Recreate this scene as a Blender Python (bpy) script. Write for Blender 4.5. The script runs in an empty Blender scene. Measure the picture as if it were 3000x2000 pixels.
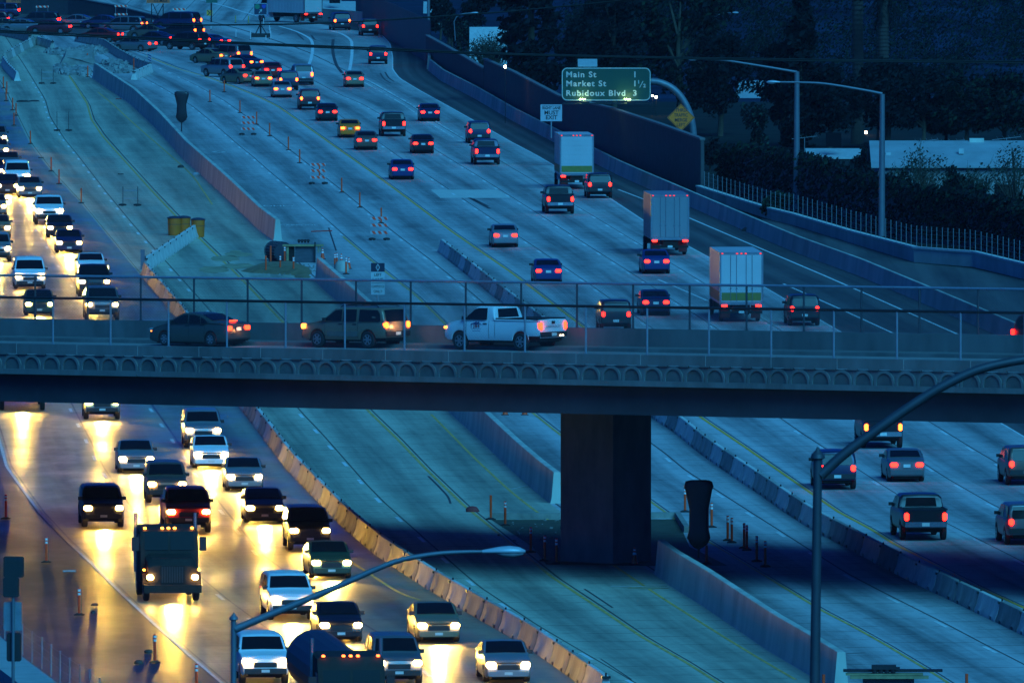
import bpy, bmesh, math, random
from mathutils import Vector, Matrix
S = bpy.context.scene
R = math.radians
random.seed(7)
# ------------------------------------------------------------ camera, sky, sun, exposure
FPX, YH, CAMH = 41667.0, -946.0, 37.0          # focal length in photo pixels, horizon row, camera height
PITCH = math.atan((1000 - YH) / FPX)
cam_d = bpy.data.cameras.new('camera'); cam = bpy.data.objects.new('camera', cam_d)
S.collection.objects.link(cam); S.camera = cam
cam.location = (0, 0, CAMH); cam.rotation_euler = (math.pi / 2 - PITCH, 0, 0)
cam_d.sensor_width = 36; cam_d.lens = FPX / 3000 * 36; cam_d.clip_start = 1; cam_d.clip_end = 9000
cam_d.dof.use_dof = True; cam_d.dof.focus_distance = 640; cam_d.dof.aperture_fstop = 16
SUN_EL, SUN_AZ = R(26), R(200)
W = bpy.data.worlds.new('World'); S.world = W; W.use_nodes = True
nt = W.node_tree; nt.nodes.clear()
sky = nt.nodes.new('ShaderNodeTexSky'); sky.sky_type = 'NISHITA'; sky.sun_disc = False
sky.sun_elevation = R(34); sky.sun_rotation = SUN_AZ; sky.altitude = 200; sky.ozone_density = 4
mul = nt.nodes.new('ShaderNodeMix'); mul.data_type = 'RGBA'; mul.blend_type = 'MULTIPLY'; mul.inputs[0].default_value = 1
mul.inputs[7].default_value = (0.012, 0.20, 1.05, 1)
bg = nt.nodes.new('ShaderNodeBackground'); bg.inputs[1].default_value = 0.046
out = nt.nodes.new('ShaderNodeOutputWorld')
nt.links.new(sky.outputs[0], mul.inputs[6]); nt.links.new(mul.outputs[2], bg.inputs[0]); nt.links.new(bg.outputs[0], out.inputs[0])
sd = bpy.data.lights.new('sun', 'SUN'); sd.energy = 2.6; sd.angle = R(40); sd.color = (0.075, 0.56, 1.0)
so = bpy.data.objects.new('sun', sd); S.collection.objects.link(so)
# light arrives from behind the camera and a little to its right
so.rotation_euler = Vector((0.42, -0.95, 0.85)).to_track_quat('Z', 'Y').to_euler()
S.view_settings.view_transform = 'Standard'; S.view_settings.look = 'None'
S.view_settings.exposure = 0.6; S.view_settings.gamma = 1
S.cycles.use_denoising = True
S.cycles.use_light_tree = True
S.cycles.max_bounces = 5; S.cycles.diffuse_bounces = 2; S.cycles.glossy_bounces = 3
S.cycles.transparent_max_bounces = 8; S.cycles.sample_clamp_indirect = 6
S.cycles.caustics_reflective = False; S.cycles.caustics_refractive = False

# ------------------------------------------------------------ geometry from the photo's rows and columns
def ray(px, py):
    a = (px - 1500) / FPX; b = -(py - 1000) / FPX
    c, s = math.cos(PITCH), math.sin(PITCH)
    return Vector((a, c + b * s, -s + b * c))
def G(px, py, z=0.0):
    d = ray(px, py); t = (z - CAMH) / d.z
    return Vector((0, 0, CAMH)) + d * t
def PD(px, py, D):
    d = ray(px, py); t = D / d.y
    return Vector((0, 0, CAMH)) + d * t
def sc(py): return (py - YH) / CAMH             # pixels per metre for things standing at ground row py

# ------------------------------------------------------------ materials
MATS = {}
def mat(name, col, rough=0.6, metal=0.0, emit=None, es=0.0, var=0.15, scale=3.0, bump=0.0, stretch=(1, 1, 1), spec=0.5):
    if name in MATS: return MATS[name]
    m = bpy.data.materials.new(name); m.use_nodes = True
    n = m.node_tree; b = n.nodes['Principled BSDF']; L = n.links.new
    b.inputs['Roughness'].default_value = rough; b.inputs['Metallic'].default_value = metal
    b.inputs['Specular IOR Level'].default_value = spec
    tc = n.nodes.new('ShaderNodeTexCoord'); mp = n.nodes.new('ShaderNodeMapping'); mp.inputs['Scale'].default_value = stretch
    nz = n.nodes.new('ShaderNodeTexNoise'); nz.inputs['Scale'].default_value = scale; nz.inputs['Detail'].default_value = 6
    nz.inputs['Roughness'].default_value = 0.62
    L(tc.outputs['Object'], mp.inputs[0]); L(mp.outputs[0], nz.inputs['Vector'])
    mx = n.nodes.new('ShaderNodeMix'); mx.data_type = 'RGBA'
    rp = n.nodes.new('ShaderNodeMapRange'); rp.inputs[1].default_value = 0.3; rp.inputs[2].default_value = 0.7
    L(nz.outputs[0], rp.inputs[0]); L(rp.outputs[0], mx.inputs[0])
    mx.inputs[6].default_value = tuple(c * (1 - var) for c in col) + (1,)
    mx.inputs[7].default_value = tuple(min(1, c * (1 + var)) for c in col) + (1,)
    L(mx.outputs[2], b.inputs['Base Color'])
    if bump:
        bp = n.nodes.new('ShaderNodeBump'); bp.inputs['Strength'].default_value = bump; bp.inputs['Distance'].default_value = 0.02
        L(nz.outputs[0], bp.inputs['Height']); L(bp.outputs[0], b.inputs['Normal'])
    if emit:
        b.inputs['Emission Color'].default_value = tuple(emit) + (1,); b.inputs['Emission Strength'].default_value = es
    MATS[name] = m
    return m

def pavement(name, c1, c2, wet=0.0, joints=True):
    """concrete or asphalt; UV: u = lanes, v = metres along the road"""
    m = bpy.data.materials.new(name); m.use_nodes = True; n = m.node_tree; L = n.links.new
    b = n.nodes['Principled BSDF']; N = n.nodes.new
    def M(op, a, c=None, d=None):
        x = N('ShaderNodeMath'); x.operation = op
        for i, v in enumerate((a, c, d)):
            if v is None: continue
            if isinstance(v, (int, float)): x.inputs[i].default_value = v
            else: L(v, x.inputs[i])
        return x.outputs[0]
    uv = N('ShaderNodeUVMap'); uv.uv_map = 'UVMap'; sp = N('ShaderNodeSeparateXYZ'); L(uv.outputs[0], sp.inputs[0])
    u, v = sp.outputs[0], sp.outputs[1]
    tc = N('ShaderNodeTexCoord')
    def noise(vec, scale, det=5, rg=0.6):
        x = N('ShaderNodeTexNoise'); x.inputs['Scale'].default_value = scale; x.inputs['Detail'].default_value = det
        x.inputs['Roughness'].default_value = rg; L(vec, x.inputs['Vector']); return x.outputs[0]
    def mapped(src, s):
        x = N('ShaderNodeMapping'); x.inputs['Scale'].default_value = s; L(src, x.inputs[0]); return x.outputs[0]
    big = noise(tc.outputs['Object'], 0.035, 4)
    streak = noise(mapped(uv.outputs[0], (5.0, 0.02, 1)), 1.0, 6, 0.65)
    fine = noise(tc.outputs['Object'], 1.3, 6, 0.7)
    blotch = noise(mapped(tc.outputs['Object'], (1, 0.25, 1)), 0.35, 5, 0.7)
    fr = M('FRACT', u)
    # two wheel paths and the oil band between them, worn into each lane
    wp = M('POWER', M('ABSOLUTE', M('SINE', M('MULTIPLY', fr, math.pi))), 1.5)
    f = M('ADD', M('MULTIPLY', big, 0.25), M('MULTIPLY', streak, 0.62))
    f = M('ADD', f, M('MULTIPLY', fine, 0.3)); f = M('ADD', f, M('MULTIPLY', blotch, 0.35))
    f = M('SUBTRACT', f, M('MULTIPLY', wp, 0.24))
    rp = N('ShaderNodeMapRange'); rp.inputs[1].default_value = 0.42; rp.inputs[2].default_value = 0.80; L(f, rp.inputs[0])
    mx = N('ShaderNodeMix'); mx.data_type = 'RGBA'; L(rp.outputs[0], mx.inputs[0])
    mx.inputs[6].default_value = tuple(c1) + (1,); mx.inputs[7].default_value = tuple(c2) + (1,)
    colr = mx.outputs[2]
    if joints:
        vf = M('FRACT', M('MULTIPLY', M('ADD', v, M('MULTIPLY', M('FLOOR', u), 1.7)), 1 / 4.6))
        j1 = M('LESS_THAN', vf, 0.035)
        jn = M('GREATER_THAN', noise(mapped(uv.outputs[0], (1.0, 0.217, 1)), 3.1, 1), 0.45)
        j1 = M('MULTIPLY', j1, M('ADD', M('MULTIPLY', jn, 0.6), 0.25))
        j2 = M('LESS_THAN', M('ABSOLUTE', M('SUBTRACT', fr, 0.055)), 0.011)
        j = M('MAXIMUM', M('MULTIPLY', j1, 0.8), M('MULTIPLY', j2, 0.85))
        mj = N('ShaderNodeMix'); mj.data_type = 'RGBA'; L(j, mj.inputs[0]); L(colr, mj.inputs[6])
        mj.inputs[7].default_value = (0.02, 0.02, 0.02, 1); colr = mj.outputs[2]
    L(colr, b.inputs['Base Color'])
    if wet:
        wn = noise(mapped(tc.outputs['Object'], (0.5, 0.16, 1)), 0.55, 5, 0.6)
        w2 = N('ShaderNodeMapRange'); w2.inputs[1].default_value = 0.42; w2.inputs[2].default_value = 0.62
        w2.inputs[3].default_value = 0.46; w2.inputs[4].default_value = 0.46 - 0.17 * wet
        L(wn, w2.inputs[0]); L(w2.outputs[0], b.inputs['Roughness'])
        b.inputs['Specular IOR Level'].default_value = 0.5
    else:
        b.inputs['Roughness'].default_value = 0.85; b.inputs['Specular IOR Level'].default_value = 0.25
    bp = N('ShaderNodeBump'); bp.inputs['Strength'].default_value = 0.6 if wet else 0.3; bp.inputs['Distance'].default_value = 0.012
    # transverse tining of the concrete
    tin = noise(mapped(tc.outputs['Object'], (0.3, 2.2, 1)), 1.0, 5, 0.7)
    L(tin, bp.inputs['Height']); L(bp.outputs[0], b.inputs['Normal'])
    MATS[name] = m
    return m

# ------------------------------------------------------------ mesh builder
class MB:
    def __init__(s): s.v = []; s.f = []; s.m = []; s.uv = {}
    def face(s, pts, mi=0):
        i = len(s.v); s.v += [tuple(p) for p in pts]; s.f.append(tuple(range(i, i + len(pts)))); s.m.append(mi)
    def quadstrip(s, A, B, mi=0):
        i = len(s.v); n = len(A); s.v += [tuple(p) for p in A] + [tuple(p) for p in B]
        for k in range(n - 1): s.f.append((i + k, i + k + 1, i + n + k + 1, i + n + k)); s.m.append(mi)
    def box(s, x0, x1, y0, y1, z0, z1, mi=0, M=None):
        P = [Vector((x, y, z)) for z in (z0, z1) for y in (y0, y1) for x in (x0, x1)]
        if M is not None: P = [M @ p for p in P]
        i = len(s.v); s.v += [tuple(p) for p in P]
        for q in ((0, 2, 3, 1), (4, 5, 7, 6), (0, 1, 5, 4), (2, 6, 7, 3), (0, 4, 6, 2), (1, 3, 7, 5)):
            s.f.append(tuple(i + k for k in q)); s.m.append(mi)
    def tube(s, pts, r, n=8, mi=0, caps=True):
        pts = [Vector(p) for p in pts]; rs = r if isinstance(r, (list, tuple)) else [r] * len(pts)
        i0 = len(s.v)
        for k, p in enumerate(pts):
            t = (pts[min(k + 1, len(pts) - 1)] - pts[max(k - 1, 0)]).normalized()
            a = Vector((0, 0, 1)) if abs(t.z) < 0.9 else Vector((1, 0, 0))
            x = t.cross(a).normalized(); y = t.cross(x).normalized()
            for j in range(n):
                an = 2 * math.pi * j / n
                s.v.append(tuple(p + (x * math.cos(an) + y * math.sin(an)) * rs[k]))
        for k in range(len(pts) - 1):
            for j in range(n):
                a = i0 + k * n + j; b = i0 + k * n + (j + 1) % n
                s.f.append((a, b, b + n, a + n)); s.m.append(mi)
        if caps:
            s.f.append(tuple(i0 + j for j in range(n))); s.m.append(mi)
            e = i0 + (len(pts) - 1) * n; s.f.append(tuple(e + j for j in reversed(range(n)))); s.m.append(mi)
    def loft(s, rings, mi=0, caps=True, closed=True):
        i0 = len(s.v); n = len(rings[0])
        for r_ in rings: s.v += [tuple(p) for p in r_]
        for k in range(len(rings) - 1):
            for j in range(n if closed else n - 1):
                a = i0 + k * n + j; b = i0 + k * n + (j + 1) % n
                s.f.append((a, b, b + n, a + n)); s.m.append(mi)
        if caps:
            s.f.append(tuple(i0 + j for j in reversed(range(n)))); s.m.append(mi)
            e = i0 + (len(rings) - 1) * n; s.f.append(tuple(e + j for j in range(n))); s.m.append(mi)
    def cyl(s, p0, p1, r0, r1=None, n=16, mi=0): s.tube([p0, p1], [r0, r0 if r1 is None else r1], n, mi)
    def build(s, name, mats, parent=None, smooth=None, fix=True):
        me = bpy.data.meshes.new(name); me.from_pydata(s.v, [], s.f); me.update()
        if not isinstance(mats, (list, tuple)): mats = [mats]
        for m in mats: me.materials.append(m)
        if len(mats) > 1:
            for p, k in zip(me.polygons, s.m): p.material_index = k
        if fix:
            bm = bmesh.new(); bm.from_mesh(me)
            if smooth is not None: bmesh.ops.remove_doubles(bm, verts=bm.verts, dist=1e-4)
            bmesh.ops.recalc_face_normals(bm, faces=bm.faces); bm.to_mesh(me); bm.free()
        if smooth is not None:
            for p in me.polygons: p.use_smooth = True
            me.set_sharp_from_angle(angle=R(smooth))
        o = bpy.data.objects.new(name, me); S.collection.objects.link(o)
        if parent: o.parent = parent
        return o
def tag(o, label=None, cat=None, group=None, kind=None):
    if label: o['label'] = label
    if cat: o['category'] = cat
    if group: o['group'] = group
    if kind: o['kind'] = kind
    return o
def thing(name, loc, rz=0, label=None, cat=None, group=None):
    o = bpy.data.objects.new(name, None); o.empty_display_size = 0.2
    S.collection.objects.link(o); o.location = loc; o.rotation_euler = (0, 0, rz)
    return tag(o, label, cat, group)
KIDS = {}
def kids(o):
    if o.name not in KIDS: KIDS[o.name] = [c for c in S.collection.objects if c.parent == o]
    return KIDS[o.name]
def dup(o, parent=None):
    c = o.copy(); S.collection.objects.link(c); c.parent = parent
    for ch in kids(o): dup(ch, c)
    return c
USED = set()
def place(proto, loc, rz=0, label=None, group=None, tilt=None):
    """first call moves the prototype itself, later calls copy it"""
    o = proto if proto.name not in USED else dup(proto)
    USED.add(proto.name)
    o.location = loc
    if tilt is None: o.rotation_euler = (0, 0, rz)
    else: o.rotation_mode = 'QUATERNION'; o.rotation_quaternion = tilt
    if label: o['label'] = label
    if group: o['group'] = group
    return o
def text_verts(txt, size, spacing=1.0, bold=0.0):
    cu = bpy.data.curves.new('lettering', 'FONT'); cu.body = txt; cu.size = size; cu.align_x = 'CENTER'; cu.align_y = 'CENTER'
    cu.space_character = spacing; cu.offset = bold; cu.resolution_u = 3
    ob = bpy.data.objects.new('lettering', cu); S.collection.objects.link(ob)
    bpy.context.view_layer.update()
    me = bpy.data.meshes.new_from_object(ob)
    V = [v.co.copy() for v in me.vertices]; Fc = [tuple(p.vertices) for p in me.polygons]
    bpy.data.objects.remove(ob); bpy.data.meshes.remove(me); bpy.data.curves.remove(cu)
    return V, Fc
def add_text(mb, txt, size, M, spacing=1.0, bold=0.0, sx=1.0, mi=0, align='c'):
    """flat lettering in the local XZ plane of M, facing -Y"""
    V, Fc = text_verts(txt, size, spacing, bold)
    off = 0
    if align == 'l': off = -min(v.x for v in V) * sx
    i = len(mb.v)
    mb.v += [tuple(M @ Vector((v.x * sx + off, 0, v.y))) for v in V]
    for f in Fc: mb.f.append(tuple(i + k for k in f)); mb.m.append(mi)
def interp(pts, t):
    if t <= pts[0][0]: a, b = pts[0], pts[1]
    elif t >= pts[-1][0]: a, b = pts[-2], pts[-1]
    else:
        for a, b in zip(pts, pts[1:]):
            if a[0] <= t <= b[0]: break
    return a[1] + (b[1] - a[1]) * (t - a[0]) / (b[0] - a[0])
def resample(P, step):
    P = [Vector(p) for p in P]; out = [P[0]]; acc = 0
    for a, b in zip(P, P[1:]):
        d = (b - a).length
        if d < 1e-6: continue
        t = step - acc
        while t <= d: out.append(a.lerp(b, t / d)); t += step
        acc = d - (t - step)
    return out
# ------------------------------------------------------------ the freeway: lines of the carriageways, (column, row) in the photograph
def off(pts, metres): return [(x + metres * sc(y), y) for x, y in pts]
PL = [(-400, -60), (-330, 0), (-130, 300), (-55, 430), (32, 564), (96, 659), (175, 787), (261, 915), (435, 1191), (542, 1344), (631, 1478), (750, 1624), (938, 1760), (1133, 1880), (1285, 2000), (1365, 2060)]
LL = [(-800, -60), (-700, 0), (-376, 300), (-290, 430), (-203, 700), (-70, 1000), (-35, 1180), (0, 1297), (19, 1367), (64, 1430), (115, 1500), (191, 1580), (271, 1653), (360, 1742), (446, 1822), (542, 1908), (650, 2000), (722, 2060)]
KL = [(-400 + 200, -60), (-150, 0), (-60, 150), (10, 260), (89, 423), (150, 503), (238, 596), (411, 806), (516, 932), (700, 1193), (750, 1258), (842, 1379), (925, 1465), (999, 1541), (1101, 1627), (1247, 1723), (1420, 1825), (1500, 1868), (1580, 1921), (1691, 2000), (1775, 2060)]
XL = [(-90, -60), (-60, 0), (70, 200), (126, 292), (140, 343), (185, 411), (218, 451), (303, 562), (379, 655), (450, 736), (884, 1220), (930, 1268), (975, 1319), (1065, 1422), (1112, 1470), (1334, 1669), (1394, 1720), (1560, 1830), (1850, 2000), (1950, 2060)]
YL = [(-30, -60), (20, 0), (130, 120), (214, 239), (255, 303), (268, 351), (300, 399), (351, 456), (446, 561), (510, 628), (690, 800), (1082, 1207), (1165, 1287), (1247, 1373), (1356, 1478), (1618, 1691), (1755, 1781), (1883, 1867), (2010, 1940), (2105, 2000), (2200, 2060)]
ML = [(30, -60), (80, 60), (150, 140), (265, 226), (383, 306), (459, 379), (536, 466), (654, 573), (750, 667), (914, 816), (1100, 985), (1318, 1210), (1404, 1287), (1500, 1380), (1612, 1475), (1750, 1575), (1895, 1666), (1956, 1712), (2048, 1768), (2250, 1905), (2362, 1972), (2480, 2050), (2500, 2060)]
ZL = [(80, -60), (120, 0), (200, 100), (300, 160), (434, 238), (483, 265), (560, 313), (622, 364), (687, 421), (735, 460), (782, 502), (865, 571), (923, 620), (1005, 693), (1085, 761), (1145, 809), (1212, 860), (1276, 921), (1548, 1200), (1709, 1327), (2032, 1560), (2406, 1787), (2505, 1838), (2601, 1892), (2744, 1978), (2870, 2060)]
WL = [(120, -60), (180, 0), (260, 90), (380, 160), (542, 236), (572, 251), (655, 298), (771, 384), (819, 422), (980, 548), (1040, 597), (1104, 649), (1175, 704), (1251, 761), (1327, 823), (1372, 859), (1760, 1200), (1933, 1327), (1993, 1377), (2462, 1677), (2543, 1720), (2647, 1773), (2751, 1825), (2857, 1881), (2967, 1937), (3090, 2000), (3200, 2060)]
DL = [(160, -60), (210, 0), (270, 90), (350, 135), (446, 172), (526, 204), (606, 226), (701, 261), (750, 281), (814, 312), (897, 370), (973, 424), (1082, 500), (1196, 583), (1324, 679), (1500, 800), (1672, 930), (2061, 1228), (2186, 1312), (2250, 1357), (2378, 1446), (2457, 1500), (2553, 1551), (2617, 1592), (2888, 1730), (3000, 1780), (3400, 1990), (3540, 2060)]
BL = [(190, -60), (250, 0), (330, 70), (470, 120), (620, 160), (760, 210), (880, 260), (1011, 354), (1117, 427), (1160, 458), (1251, 517), (1353, 586), (1428, 637), (1584, 741), (1718, 832), (1760, 862), (2314, 1252), (2349, 1276), (2698, 1500), (3152, 1730), (3800, 2060)]
CL = [(230, -60), (300, 0), (400, 50), (600, 110), (780, 170), (900, 230), (988, 278), (1027, 293), (1062, 309), (1118, 341), (1300, 459), (1404, 522), (1513, 591), (1672, 692), (1805, 777), (1905, 841), (2534, 1252), (2760, 1399), (2896, 1478), (3420, 1730), (4060, 2060)]
QL = [(280, -60), (360, 0), (480, 30), (700, 90), (880, 150), (1000, 205), (1082, 244), (1192, 306), (1274, 363), (1733, 634), (1832, 694), (1994, 793), (2757, 1263), (2842, 1316), (2996, 1407), (3690, 1730), (4330, 2060)]
EL = [(560, -60), (640, 0), (800, 40), (980, 80), (1117, 102), (1142, 128), (1150, 166), (1150, 204), (1170, 230), (1228, 265), (1308, 309), (1388, 354), (1500, 418), (1567, 453), (1774, 573), (1924, 672), (2250, 848), (2406, 940), (2955, 1253), (3000, 1280), (3900, 1730), (4600, 2060)]
def X(line, y): return interp([(b, a) for a, b in line], y)
COLS = [LL, None, PL, KL, XL, YL, ML, ZL, WL, DL, BL, CL, QL, EL]
def colx(i, y):
    if i == 1: return 0.5 * (X(LL, y) + X(PL, y))
    return X(COLS[i], y)
NC = len(COLS)
def road_u(px, py):
    xs = [colx(i, py) for i in range(NC)]
    if px < xs[0]: return -0.3
    for i in range(NC - 1):
        if xs[i] <= px <= xs[i + 1]: return i + (px - xs[i]) / (xs[i + 1] - xs[i])
    return NC - 1.2
def road_pt(u, py, z=0):
    i = max(0, min(NC - 2, int(math.floor(u)))); f = u - i
    x = colx(i, py) * (1 - f) + colx(i + 1, py) * f
    return G(x, py, z)
def heading(px, py):
    """unit ground direction along the lanes, pointing away from the camera"""
    u = road_u(px, py); a = road_pt(u, py + 22); b = road_pt(u, py - 22)
    return (b - a).normalized()

conc_dry = pavement('dry pavement concrete', (0.13, 0.135, 0.135), (0.44, 0.43, 0.42))
conc_wet = pavement('wet pavement concrete', (0.08, 0.078, 0.055), (0.29, 0.27, 0.18), wet=1.0)
conc_dust = pavement('dusty median concrete', (0.16, 0.165, 0.13), (0.43, 0.41, 0.31))
asph_wet = pavement('wet asphalt', (0.014, 0.013, 0.012), (0.036, 0.033, 0.028), wet=.55, joints=False)
asph = pavement('asphalt', (0.04, 0.04, 0.042), (0.095, 0.093, 0.09), joints=False)
soil = mat('dark soil and scrub', (0.018, 0.022, 0.018), 0.95, var=0.5, scale=0.25, bump=0.4, spec=.1)

def sheet(name, m, lefts, rights, z, rows, u0=0, nsub=1, kind='structure'):
    """a ground sheet between two photo lines (functions row -> column)"""
    mb = MB(); uvs = []
    for r_ in rows:
        for k in range(nsub + 1):
            f = k / nsub; x = lefts(r_) * (1 - f) + rights(r_) * f
            p = G(x, r_, z); mb.v.append(tuple(p)); uvs.append((u0 + f * nsub, p.y))
    n = nsub + 1
    for i in range(len(rows) - 1):
        for k in range(nsub): mb.f.append((i * n + k, i * n + k + 1, (i + 1) * n + k + 1, (i + 1) * n + k)); mb.m.append(0)
    o = mb.build(name, m, fix=False)
    lay = o.data.uv_layers.new(name='UVMap')
    for lp in o.data.loops: lay.data[lp.index].uv = uvs[lp.vertex_index]
    return tag(o, kind=kind)
def laned(name, m, c0, c1, z):
    mb = MB(); uvs = []; rows = [2060 - 14 * i for i in range(152)]
    for r_ in rows:
        for c in range(c0, c1 + 1):
            p = G(colx(c, r_), r_, z); mb.v.append(tuple(p)); uvs.append((c, p.y))
    n = c1 - c0 + 1
    for i in range(len(rows) - 1):
        for k in range(n - 1): mb.f.append((i * n + k, i * n + k + 1, (i + 1) * n + k + 1, (i + 1) * n + k)); mb.m.append(0)
    o = mb.build(name, m, fix=False)
    lay = o.data.uv_layers.new(name='UVMap')
    for lp in o.data.loops: lay.data[lp.index].uv = uvs[lp.vertex_index]
    return tag(o, kind='structure')
mb = MB(); mb.face([(-900, 60, 0), (900, 60, 0), (900, 5200, 0), (-900, 5200, 0)])
tag(mb.build('ground', soil), kind='structure')
ROWS = [2060 - 14 * i for i in range(152)]
laned('oncoming_road', conc_wet, 0, 3, 0.012)
laned('closed_lanes', conc_dust, 3, 6, 0.012)
laned('outbound_road', conc_dry, 6, 13, 0.012)
sheet('left_shoulder', asph_wet, lambda y: X(LL, y) - 9.0 * sc(y), lambda y: X(LL, y) + 0.02 * sc(y), 0.006, ROWS, nsub=3)
def wall_r(y):      # foot of the barrier on the outbound side
    return X([(640, -60), (760, 0), (887, 57), (1069, 72), (1164, 95), (1228, 118), (1246, 170), (1250, 204), (1292, 238), (1388, 290), (1500, 356), (1803, 512), (1860, 538), (2250, 710), (2333, 745), (2515, 812), (2750, 912), (3000, 1020), (3700, 1320), (5300, 2060)], y)
sheet('right_shoulder', asph, lambda y: X(EL, y) - 0.02 * sc(y), lambda y: max(wall_r(y) + 12, X(EL, y)), 0.006, ROWS, nsub=3)
# ramp beyond the low barrier and the far carriageway at the top left
def flat(name, m, pix, z, kind='structure'):
    mb = MB(); P = [G(x, y, z) for x, y in pix]; mb.face(P)
    o = mb.build(name, m, fix=False); lay = o.data.uv_layers.new(name='UVMap')
    for lp in o.data.loops:
        v = o.data.vertices[lp.vertex_index].co; lay.data[lp.index].uv = (v.x / 3.65, v.y)
    return tag(o, kind=kind)
flat('exit_ramp', asph, [(2230, 640), (2330, 655), (2677, 770), (2850, 786), (3010, 822), (3500, 900), (3600, 1280), (3000, 1010), (2750, 900), (2515, 800), (2300, 705)], 0.003)
flat('far_carriageway', asph, [(-500, 110), (0, 92), (150, 98), (300, 105), (520, 62), (400, 48), (200, 30), (0, 5), (-500, -10)], 0.018)
flat('connector_road', conc_dry, [(210, -60), (330, 0), (460, 40), (640, 60), (1000, 60), (1000, -60)], 0.017)

# ------------------------------------------------------------ painted lines
paint_w = mat('white road paint', (0.62, 0.63, 0.60), 0.6, var=0.35, scale=2.5)
paint_y = mat('yellow road paint', (0.85, 0.36, 0.02), 0.6, var=0.25, scale=2.0)
paint_yo = mat('worn yellow road paint', (0.60, 0.33, 0.08), 0.7, var=0.4, scale=1.2)
def seg(mb, P, w, z=0.018):
    P = [Vector(p) for p in P]; A = []; B = []
    for i, p in enumerate(P):
        t = (P[min(i + 1, len(P) - 1)] - P[max(i - 1, 0)]).normalized(); nrm = Vector((-t.y, t.x, 0))
        A.append((p.x + nrm.x * w / 2, p.y + nrm.y * w / 2, z)); B.append((p.x - nrm.x * w / 2, p.y - nrm.y * w / 2, z))
    mb.quadstrip(A, B)
def lineG(line, y0, y1, step=8):
    ys = []; y = y0
    while y < y1: ys.append(y); y += step
    ys.append(y1); return [G(X(line, y), y) for y in ys]
def dashes(mb, line, y0, y1, start, w=0.16, L=3.66, gap=14.63, z=0.018, worn=0):
    P = resample(lineG(line, y0, y1, 5), 0.61); n = int(round(gap / 0.61)); ln = int(round(L / 0.61))
    k0 = min(range(len(P)), key=lambda i: abs(P[i].y - G(0, start).y)) % n
    for k in range(k0 - n, len(P) - 1, n):
        a = max(0, k - ln // 2); b = min(len(P) - 1, k + ln // 2)
        if b > a and (not worn or random.random() > worn): seg(mb, P[a:b + 1], w, z)
white = MB(); yel = MB(); yo = MB()
for line, y0, y1, st in ((WL, 200, 2060, 704), (ZL, 238, 690, 571), (BL, 354, 2060, 637), (CL, 275, 2060, 692), (XL, 240, 2060, 736), (QL, 560, 2060, 1316)):
    dashes(white, line, y0, y1, st, 0.17)
QO = [(0.5 * (X(LL, y) + X(PL, y)), y) for y in range(-60, 2061, 20)]
dashes(white, QO, 300, 2060, 1392, 0.16)
dashes(white, PL, 300, 2060, 1500, 0.16)
seg(white, lineG(LL, 1100, 2060), 0.13)
seg(white, lineG(EL, 90, 2060), 0.12)
for pts in ([(1811, 556), (1937, 604), (2093, 671), (2250, 738), (2417, 809), (2550, 867), (2665, 918), (2722, 943), (3100, 1110)],
            [(2295, 832), (2473, 911), (2543, 943), (2700, 1015)], [(1927, 819), (2023, 860), (2080, 885)],
            [(1660, 210), (1700, 222)]):
    seg(white, resample([G(*p) for p in pts], 2.0), 0.16, 0.022)
def smooth(pts, n=6):
    out = []
    P = [Vector((x, y)) for x, y in pts]; P = [P[0] * 2 - P[1]] + P + [P[-1] * 2 - P[-2]]
    for i in range(1, len(P) - 2):
        for k in range(n):
            t = k / n; a, b, c, d = P[i - 1:i + 3]
            out.append(0.5 * ((2 * b) + (c - a) * t + (2 * a - 5 * b + 4 * c - d) * t * t + (3 * b - a - 3 * c + d) * t ** 3))
    out.append(P[-2]); return [(p.x, p.y) for p in out]
for pts in ([(818, 78), (850, 87), (877, 97), (905, 112), (914, 124), (916, 140), (914, 160), (909, 180), (900, 202)],
            [(970, 92), (995, 98), (1015, 108), (1028, 120), (1031, 133), (1031, 160), (1028, 185), (1024, 207)],
            [(400, -8), (560, -2), (640, 14), (700, 32), (758, 49)]):
    seg(white, [G(x, y) for x, y in smooth(pts)], 0.3, 0.022)
seg(yel, lineG(DL, 165, 2060), 0.17)
seg(yo, lineG(YL, 200, 2060), 0.16); seg(yo, lineG(ZL, 693, 2060), 0.15)
seg(yo, [G(x, y) for x, y in smooth([(287, 271), (330, 306), (400, 370), (548, 500), (593, 557), (622, 600), (640, 742), (800, 850)][:6])], 0.12)
seg(yo, [G(x, y) for x, y in smooth([(1263, 1214), (1314, 1265), (1420, 1370), (1560, 1490), (1860, 1698), (2042, 1816), (2202, 1915), (2330, 1990)])], 0.13)
seg(yo, [G(x, y) for x, y in smooth([(1020, 1640), (1160, 1730), (1230, 1758)])], 0.15)
# raised reflectors
for line, y0, y1, st in ((CL, 275, 1000, 700), (BL, 354, 1000, 660), (CL, 1200, 1700, 1429), (BL, 1200, 1700, 1400)):
    dashes(white, line, y0, y1, st, 0.22, 0.61, 14.63, 0.024)
P = lineG(QL, 215, 480)
for k, p in enumerate(resample(P, 2.2)):
    for dx in (-0.35, 0.35):
        if random.random() < 0.7: white.box(p.x + dx - 0.07, p.x + dx + 0.07, p.y - 0.1, p.y + 0.1, 0.012, 0.035)
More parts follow.
